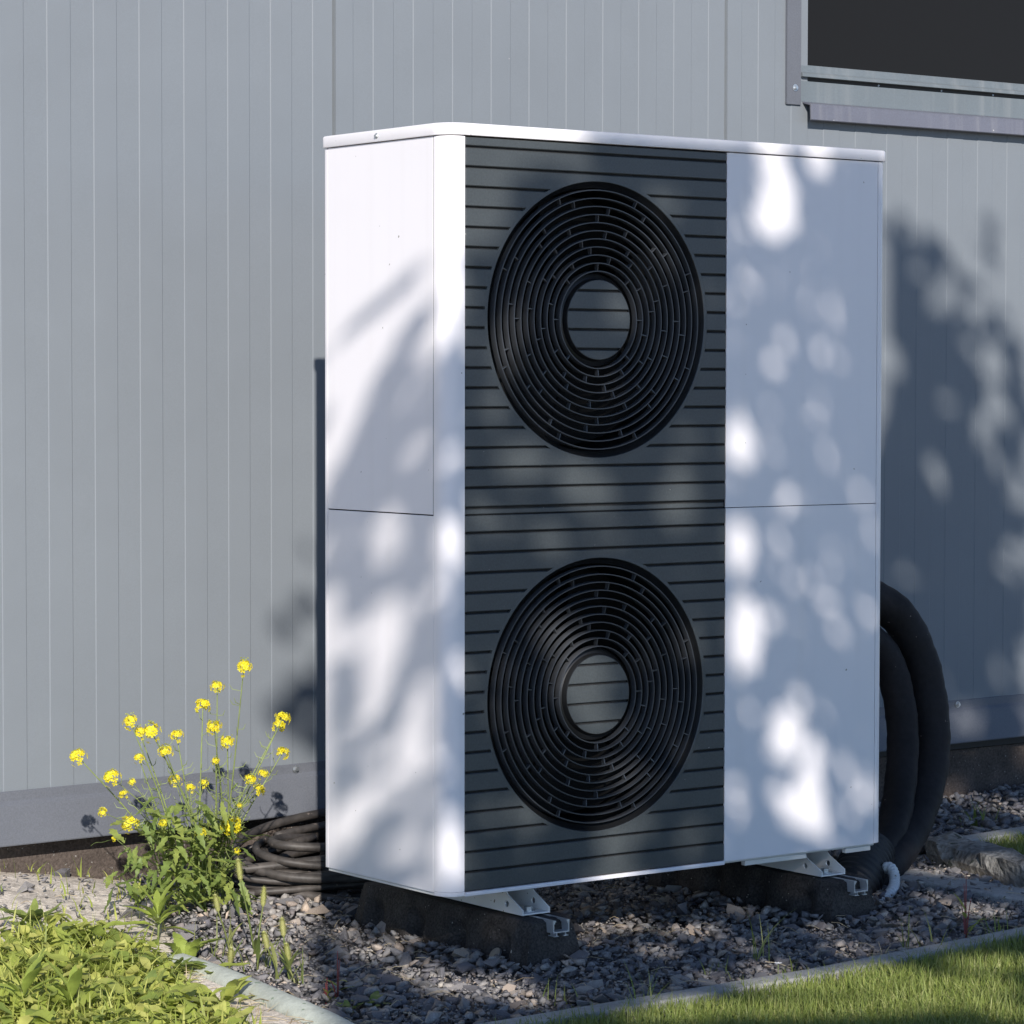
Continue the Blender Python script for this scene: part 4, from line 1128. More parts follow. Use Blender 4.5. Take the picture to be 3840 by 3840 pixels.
# ================================================================== THE TREE THAT CASTS THE DAPPLED SHADE (stands behind the camera)
EU = Vector((math.cos(SUN_AZ), -math.sin(SUN_AZ), 0)); EV = EU.cross(SUN).normalized()
if EV.z < 0: EV = -EV
HOLES = [[0.671,1.439,0.032,0.01,0.0,-0.019],
 [0.686,1.376,0.035,0.011,0.0,-0.048],
 [0.68,1.329,0.047,0.014,0.0,-0.038],
 [0.776,1.462,0.025,0.008,0.0,-0.026],
 [0.606,1.389,0.004,0.001,0.0,-0.004],
 [0.618,1.396,0.004,0.001,0.0,-0.004],
 [0.609,1.406,0.003,0.001,0.0,-0.003],
 [0.617,1.29,0.005,0.001,0.0,-0.007],
 [0.609,1.289,0.006,0.002,0.0,-0.009],
 [0.615,1.289,0.006,0.002,0.0,-0.008],
 [0.633,1.184,0.008,0.002,0.0,-0.011],
 [0.615,1.193,0.006,0.002,0.0,-0.008],
 [0.61,1.201,0.006,0.002,0.0,-0.008],
 [0.671,1.186,0.004,0.001,0.0,-0.007],
 [0.678,1.209,0.004,0.001,0.0,-0.006],
 [0.669,1.212,0.004,0.001,0.0,-0.006],
 [0.776,1.261,0.006,0.002,0.0,-0.006],
 [0.759,1.245,0.005,0.002,0.0,-0.006],
 [0.797,1.295,0.004,0.001,0.0,-0.005],
 [0.812,1.181,0.007,0.002,0.0,-0.009],
 [0.809,1.206,0.007,0.002,0.0,-0.009],
 [0.812,1.191,0.008,0.002,0.0,-0.011],
 [0.58,1.064,0.006,0.002,0.0,-0.007],
 [0.596,1.077,0.006,0.002,0.0,-0.007],
 [0.58,1.093,0.007,0.002,0.0,-0.008],
 [0.583,1.147,0.004,0.001,0.0,-0.007],
 [0.593,1.16,0.004,0.001,0.0,-0.008],
 [0.599,1.145,0.005,0.002,0.0,-0.009],
 [0.69,1.11,0.005,0.001,0.0,-0.006],
 [0.671,1.098,0.005,0.001,0.0,-0.006],
 [0.687,1.067,0.007,0.002,0.0,-0.008],
 [0.785,1.117,0.009,0.002,0.0,-0.01],
 [0.817,1.109,0.007,0.002,0.0,-0.008],
 [0.792,1.126,0.008,0.002,0.0,-0.008],
 [0.632,1.02,0.004,0.001,0.0,-0.005],
 [0.622,0.983,0.005,0.001,0.0,-0.005],
 [0.615,0.995,0.004,0.001,0.0,-0.005],
 [0.768,1.011,0.005,0.001,0.0,-0.007],
 [0.801,1.054,0.004,0.001,0.0,-0.005],
 [0.784,1.022,0.007,0.002,0.0,-0.009],
 [0.718,1.001,0.005,0.001,0.0,-0.005],
 [0.708,0.995,0.006,0.001,0.0,-0.006],
 [0.722,0.972,0.005,0.001,0.0,-0.005],
 [0.603,0.906,0.03,0.008,0.0,-0.041],
 [0.594,0.84,0.005,0.001,0.0,-0.006],
 [0.59,0.833,0.006,0.001,0.0,-0.006],
 [0.578,0.856,0.005,0.001,0.0,-0.005],
 [0.667,0.959,0.004,0.001,0.0,-0.006],
 [0.676,0.918,0.004,0.001,0.0,-0.006],
 [0.667,0.924,0.004,0.001,0.0,-0.007],
 [0.676,0.908,0.005,0.001,0.0,-0.008],
 [0.717,0.895,0.007,0.002,0.0,-0.011],
 [0.69,0.87,0.006,0.001,0.0,-0.008],
 [0.758,0.848,0.007,0.002,0.0,-0.004],
 [0.757,0.835,0.005,0.001,0.0,-0.003],
 [0.736,0.839,0.006,0.001,0.0,-0.004],
 [0.901,1.416,0.002,0.001,0.0,-0.004],
 [0.916,1.414,0.002,0.001,0.0,-0.004],
 [0.903,1.419,0.002,0.001,0.0,-0.004],
 [0.606,0.724,0.03,0.007,0.0,-0.042],
 [0.607,0.679,0.006,0.001,0.0,-0.005],
 [0.611,0.687,0.007,0.002,0.0,-0.007],
 [0.604,0.691,0.005,0.001,0.0,-0.005],
 [0.69,0.73,0.004,0.001,0.0,-0.006],
 [0.694,0.707,0.006,0.001,0.0,-0.008],
 [0.695,0.697,0.004,0.001,0.0,-0.006],
 [0.711,0.847,0.01,0.002,0.0,-0.005],
 [0.704,0.819,0.014,0.004,0.0,-0.008],
 [0.71,0.835,0.014,0.003,0.0,-0.008],
 [0.752,0.795,0.004,0.001,0.0,-0.004],
 [0.762,0.8,0.004,0.001,0.0,-0.003],
 [0.741,0.79,0.003,0.001,0.0,-0.003],
 [0.808,0.766,0.009,0.002,0.0,-0.01],
 [0.835,0.77,0.006,0.001,0.0,-0.007],
 [0.813,0.735,0.007,0.002,0.0,-0.008],
 [0.812,0.667,0.011,0.003,0.0,-0.011],
 [0.794,0.667,0.009,0.002,0.0,-0.009],
 [0.807,0.714,0.009,0.002,0.0,-0.009],
 [0.896,0.672,0.005,0.001,0.0,-0.005],
 [0.889,0.671,0.006,0.001,0.0,-0.006],
 [0.9,0.667,0.004,0.001,0.0,-0.004],
 [0.618,0.571,0.032,0.007,0.0,-0.067],
 [0.602,0.501,0.011,0.002,0.0,-0.009],
 [0.627,0.516,0.011,0.002,0.0,-0.009],
 [0.615,0.526,0.011,0.002,0.0,-0.009],
 [0.682,0.625,0.003,0.001,0.0,-0.005],
 [0.677,0.621,0.004,0.001,0.0,-0.008],
 [0.683,0.596,0.003,0.001,0.0,-0.007],
 [0.62,0.46,0.006,0.001,0.0,-0.004],
 [0.601,0.463,0.007,0.001,0.0,-0.005],
 [0.618,0.471,0.005,0.001,0.0,-0.004],
 [0.711,0.515,0.005,0.001,0.0,-0.006],
 [0.693,0.531,0.005,0.001,0.0,-0.006],
 [0.684,0.504,0.005,0.001,0.0,-0.006],
 [0.712,0.41,0.035,0.007,0.0,-0.046],
 [0.699,0.376,0.025,0.005,0.0,-0.019],
 [0.777,0.491,0.004,0.001,0.0,-0.004],
 [0.744,0.484,0.006,0.001,0.0,-0.006],
 [0.757,0.484,0.004,0.001,0.0,-0.004],
 [0.775,0.387,0.023,0.004,0.0,-0.029],
 [0.762,0.318,0.031,0.006,0.0,-0.039],
 [0.731,0.277,0.033,0.006,0.0,-0.026],
 [0.776,0.264,0.033,0.006,0.0,-0.026],
 [0.836,0.274,0.004,0.001,0.0,-0.008],
 [0.831,0.309,0.004,0.001,0.0,-0.008],
 [0.814,0.298,0.005,0.001,0.0,-0.01],
 [0.899,0.417,0.006,0.001,0.0,-0.006],
 [0.889,0.418,0.005,0.001,0.0,-0.005],
 [0.901,0.435,0.006,0.001,0.0,-0.006],
 [0.845,0.438,0.002,0.0,0.0,-0.004],
 [0.85,0.436,0.002,0.0,0.0,-0.004],
 [0.857,0.427,0.002,0.0,0.0,-0.004],
 [0.878,0.32,0.006,0.001,0.0,-0.009],
 [0.896,0.362,0.005,0.001,0.0,-0.007],
 [0.891,0.336,0.005,0.001,0.0,-0.008],
 [0.606,0.258,0.009,0.002,0.0,-0.011],
 [0.591,0.265,0.008,0.001,0.0,-0.011],
 [0.597,0.239,0.007,0.001,0.0,-0.009],
 [0.697,0.228,0.003,0.001,0.0,-0.004],
 [0.677,0.254,0.004,0.001,0.0,-0.004],
 [0.685,0.228,0.004,0.001,0.0,-0.005],
 [1.36,2.068,0.012,0.004,0.0,-0.006],
 [1.333,2.079,0.013,0.004,0.0,-0.007],
 [1.362,2.09,0.01,0.003,0.0,-0.005],
 [1.446,1.784,0.011,0.003,0.0,-0.012],
 [1.472,1.787,0.011,0.003,0.0,-0.013],
 [1.449,1.777,0.01,0.003,0.0,-0.011],
 [1.408,1.686,0.009,0.002,0.0,-0.011],
 [1.435,1.679,0.01,0.003,0.0,-0.013],
 [1.412,1.615,0.013,0.003,0.0,-0.016],
 [1.672,1.408,0.007,0.002,0.0,-0.014],
 [1.691,1.483,0.007,0.002,0.0,-0.013],
 [1.66,1.44,0.007,0.002,0.0,-0.012],
 [1.706,1.214,0.014,0.003,0.0,-0.02],
 [1.645,1.185,0.013,0.003,0.0,-0.018],
 [1.642,1.182,0.015,0.003,0.0,-0.021],
 [1.709,1.617,0.008,0.002,0.0,-0.019],
 [1.701,1.617,0.006,0.002,0.0,-0.016],
 [1.695,1.646,0.007,0.002,0.0,-0.018],
 [1.524,1.031,0.01,0.002,0.0,-0.011],
 [1.538,1.035,0.008,0.002,0.0,-0.009],
 [1.543,1.021,0.01,0.002,0.0,-0.011],
 [-0.063,0.878,0.008,-0.005,0.0,-0.009],
 [-0.04,0.859,0.006,-0.004,0.0,-0.007],
 [-0.043,0.883,0.007,-0.005,0.0,-0.009],
 [-0.041,0.77,0.008,-0.005,-0.0,-0.009],
 [-0.073,0.835,0.005,-0.003,-0.0,-0.006],
 [-0.051,0.774,0.008,-0.005,-0.0,-0.009],
 [-0.082,0.696,0.005,-0.004,-0.0,-0.006],
 [-0.092,0.708,0.005,-0.003,-0.0,-0.006],
 [-0.084,0.705,0.003,-0.002,-0.0,-0.004],
 [-0.007,0.875,0.004,-0.0,0.0,-0.008],
 [0.015,0.841,0.004,-0.0,0.0,-0.008],
 [-0.003,0.878,0.004,-0.0,0.0,-0.008],
 [0.004,0.759,0.004,-0.0,0.0,-0.005],
 [0.02,0.745,0.005,-0.001,0.0,-0.006],
 [0.008,0.748,0.005,-0.001,0.0,-0.006],
 [0.01,0.705,0.004,-0.0,0.0,-0.004],
 [0.008,0.686,0.005,-0.001,0.0,-0.005],
 [0.006,0.712,0.005,-0.001,0.0,-0.005],
 [0.013,0.983,0.004,-0.0,0.0,-0.007],
 [0.011,0.984,0.004,-0.0,0.0,-0.006],
 [0.013,0.993,0.005,-0.001,0.0,-0.008],
 [-0.002,0.933,0.004,-0.0,0.0,-0.006],
 [0.002,0.96,0.005,-0.001,0.0,-0.008],
 [-0.014,0.965,0.007,-0.001,0.0,-0.01],
 [-0.103,0.663,0.024,-0.015,-0.0,-0.04],
 [-0.098,0.639,0.023,-0.014,-0.0,-0.022],
 [-0.167,0.708,0.005,-0.003,-0.0,-0.005],
 [-0.189,0.75,0.004,-0.003,-0.0,-0.005],
 [-0.18,0.73,0.005,-0.004,-0.0,-0.006],
 [-0.187,0.697,0.004,-0.003,-0.0,-0.005],
 [-0.173,0.683,0.004,-0.003,-0.0,-0.005],
 [-0.175,0.695,0.004,-0.003,-0.0,-0.005],
 [-0.198,0.601,0.012,-0.007,-0.0,-0.032],
 [-0.179,0.529,0.036,-0.021,-0.0,-0.028],
 [-0.098,0.519,0.038,-0.023,-0.0,-0.034],
 [-0.112,0.471,0.037,-0.022,-0.0,-0.049],
 [-0.123,0.407,0.022,-0.012,-0.0,-0.045],
 [-0.165,0.379,0.009,-0.005,-0.0,-0.008],
 [-0.141,0.374,0.013,-0.007,-0.0,-0.012],
 [-0.177,0.385,0.009,-0.005,-0.0,-0.008],
 [-0.176,0.34,0.006,-0.003,-0.0,-0.006],
 [-0.187,0.339,0.008,-0.004,-0.0,-0.007],
 [-0.16,0.339,0.006,-0.003,-0.0,-0.006],
 [-0.051,0.314,0.027,-0.015,0.0,-0.03],
 [-0.058,0.265,0.036,-0.019,0.0,-0.039],
 [-0.12,0.298,0.017,-0.009,-0.0,-0.022],
 [-0.04,0.36,0.017,-0.009,0.0,-0.027],
 [-0.105,0.23,0.045,-0.024,-0.0,-0.017],
 [-0.157,0.221,0.032,-0.017,-0.0,-0.029],
 [-0.18,0.197,0.029,-0.014,-0.0,-0.043],
 [-0.044,0.171,0.017,-0.008,0.0,-0.016],
 [-0.069,0.113,0.028,-0.014,-0.0,-0.022],
 [-0.04,0.081,0.005,-0.002,0.0,-0.009],
 [-0.028,0.065,0.005,-0.002,0.0,-0.009],
 [-0.03,0.063,0.004,-0.002,0.0,-0.008],
 [0.006,0.6,0.023,-0.002,0.0,-0.035],
 [0.005,0.518,0.004,-0.0,0.0,-0.01],
 [0.004,0.49,0.005,-0.0,0.0,-0.011],
 [-0.007,0.512,0.005,-0.0,0.0,-0.011],
 [-0.002,0.215,0.004,-0.0,0.0,-0.012],
 [-0.002,0.197,0.004,-0.0,0.0,-0.01],
 [-0.013,0.234,0.004,-0.0,0.0,-0.011],
 [0.005,0.081,0.021,-0.002,0.0,-0.061],
 [0.446,1.272,0.018,0.006,0.0,-0.018],
 [0.462,1.296,0.014,0.004,0.0,-0.014],
 [0.417,1.279,0.017,0.005,0.0,-0.017],
 [0.26,1.274,0.037,0.012,0.0,-0.015],
 [0.345,1.07,0.023,0.006,0.0,-0.031],
 [0.398,1.206,0.035,0.01,0.0,-0.016],
 [0.439,1.185,0.019,0.006,0.0,-0.022],
 [0.112,0.935,0.025,0.007,0.0,-0.042],
 [0.135,0.987,0.018,0.005,0.0,-0.024],
 [0.529,1.147,0.013,0.004,0.0,-0.014],
 [0.564,1.168,0.009,0.003,0.0,-0.01],
 [0.528,1.145,0.011,0.003,0.0,-0.012],
 [0.051,0.916,0.009,0.003,0.0,-0.01],
 [0.053,0.933,0.01,0.003,0.0,-0.011],
 [0.049,0.92,0.011,0.003,0.0,-0.012],
 [0.098,0.845,0.017,0.004,0.0,-0.011],
 [0.088,0.83,0.023,0.006,0.0,-0.016],
 [0.103,0.855,0.018,0.005,0.0,-0.012],
 [0.151,0.758,0.055,0.014,0.0,-0.031],
 [0.253,0.764,0.034,0.008,0.0,-0.031],
 [0.499,0.818,0.015,0.004,0.0,-0.008],
 [0.47,0.833,0.019,0.005,0.0,-0.01],
 [0.469,0.817,0.018,0.004,0.0,-0.01],
 [0.483,0.784,0.024,0.006,0.0,-0.019],
 [0.236,0.732,0.011,0.003,0.0,-0.008],
 [0.241,0.739,0.01,0.003,0.0,-0.007],
 [0.227,0.72,0.01,0.003,0.0,-0.007],
 [0.506,0.885,0.013,0.003,0.0,-0.009],
 [0.507,0.889,0.011,0.003,0.0,-0.008],
 [0.491,0.887,0.014,0.004,0.0,-0.01],
 [0.194,0.84,0.012,0.003,0.0,-0.01],
 [0.186,0.846,0.011,0.003,0.0,-0.009],
 [0.185,0.839,0.011,0.003,0.0,-0.009],
 [0.294,0.74,0.042,0.01,0.0,-0.035],
 [0.465,0.763,0.04,0.01,0.0,-0.043],
 [0.204,0.639,0.033,0.008,0.0,-0.024],
 [0.258,0.727,0.025,0.006,0.0,-0.021],
 [0.079,0.65,0.016,0.004,0.0,-0.015],
 [0.074,0.631,0.016,0.004,0.0,-0.015],
 [0.113,0.643,0.015,0.004,0.0,-0.015],
 [0.327,0.665,0.014,0.003,0.0,-0.009],
 [0.342,0.679,0.016,0.004,0.0,-0.01],
 [0.292,0.661,0.016,0.004,0.0,-0.01],
 [0.268,0.416,0.055,0.011,0.0,-0.06],
 [0.222,0.486,0.046,0.01,0.0,-0.028],
 [0.295,0.35,0.047,0.009,0.0,-0.028],
 [0.504,0.524,0.014,0.003,0.0,-0.019],
 [0.48,0.524,0.013,0.003,0.0,-0.017],
 [0.477,0.523,0.013,0.003,0.0,-0.018],
 [0.337,0.148,0.039,0.007,0.0,-0.046],
 [0.392,0.196,0.026,0.005,0.0,-0.022],
 [0.161,0.166,0.037,0.007,0.0,-0.024],
 [0.088,0.162,0.016,0.003,0.0,-0.01],
 [0.08,0.143,0.015,0.003,0.0,-0.009],
 [0.094,0.148,0.014,0.002,0.0,-0.009],
 [0.333,0.107,0.014,0.002,0.0,-0.011],
 [0.352,0.082,0.011,0.002,0.0,-0.009],
 [0.319,0.08,0.01,0.002,0.0,-0.008],
 [0.506,0.19,0.014,0.002,0.0,-0.015],
 [0.51,0.199,0.014,0.003,0.0,-0.016],
 [0.495,0.166,0.014,0.002,0.0,-0.015],
 [0.05,0.043,0.008,0.001,0.0,-0.01],
 [0.042,0.07,0.01,0.002,0.0,-0.013],
 [0.044,0.04,0.008,0.001,0.0,-0.01],
 [0.355,0.27,0.043,0.008,0.0,-0.021],
 [-0.13,-0.04,0.047,-0.002,-0.003,-0.038],
 [-0.174,0.045,0.029,-0.001,-0.002,-0.032],
 [-0.063,0.017,0.026,-0.001,-0.003,-0.028],
 [0.047,-0.189,0.097,-0.003,-0.007,-0.041],
 [-0.051,-0.133,0.057,-0.002,-0.004,-0.032],
 [0.131,-0.242,0.046,-0.002,-0.004,-0.019],
 [0.358,0.07,0.079,-0.003,-0.008,-0.028],
 [0.278,0.005,0.032,-0.001,-0.005,-0.019],
 [0.503,0.022,0.048,-0.002,-0.006,-0.019],
 [0.598,-0.138,0.055,-0.002,-0.007,-0.018],
 [0.783,-0.06,0.043,-0.001,-0.008,-0.016],
 [0.78,0.025,0.027,-0.001,-0.006,-0.012],
 [1.201,0.327,0.121,-0.004,-0.016,-0.029],
 [1.139,0.112,0.051,-0.002,-0.014,-0.024],
 [1.073,0.175,0.032,-0.001,-0.008,-0.016],
 [1.579,0.764,0.043,-0.001,-0.015,-0.026],
 [1.505,0.831,0.033,-0.001,-0.011,-0.02],
 [0.748,-0.219,0.256,-0.009,-0.021,-0.044],
 [0.579,-0.301,0.238,-0.008,-0.013,-0.031],
 [0.814,-0.296,0.154,-0.005,-0.013,-0.024],
 [1.002,-0.147,0.082,-0.003,-0.018,-0.032],
 [0.886,-0.249,0.114,-0.004,-0.014,-0.025],
 [0.4,-0.281,0.077,-0.003,-0.006,-0.018],
 [0.341,-0.323,0.084,-0.003,-0.005,-0.017],
 [0.783,-0.166,0.083,-0.003,-0.007,-0.015],
 [0.93,-0.338,0.05,-0.002,-0.012,-0.02],
 [1.407,0.516,0.045,-0.002,-0.01,-0.017],
 [0.585,-0.041,0.032,-0.001,-0.004,-0.012],
 [0.414,-0.059,0.036,-0.001,-0.005,-0.015],
 [0.476,-0.172,0.041,-0.001,-0.005,-0.013],
 [0.908,-0.017,0.029,-0.001,-0.007,-0.013]]
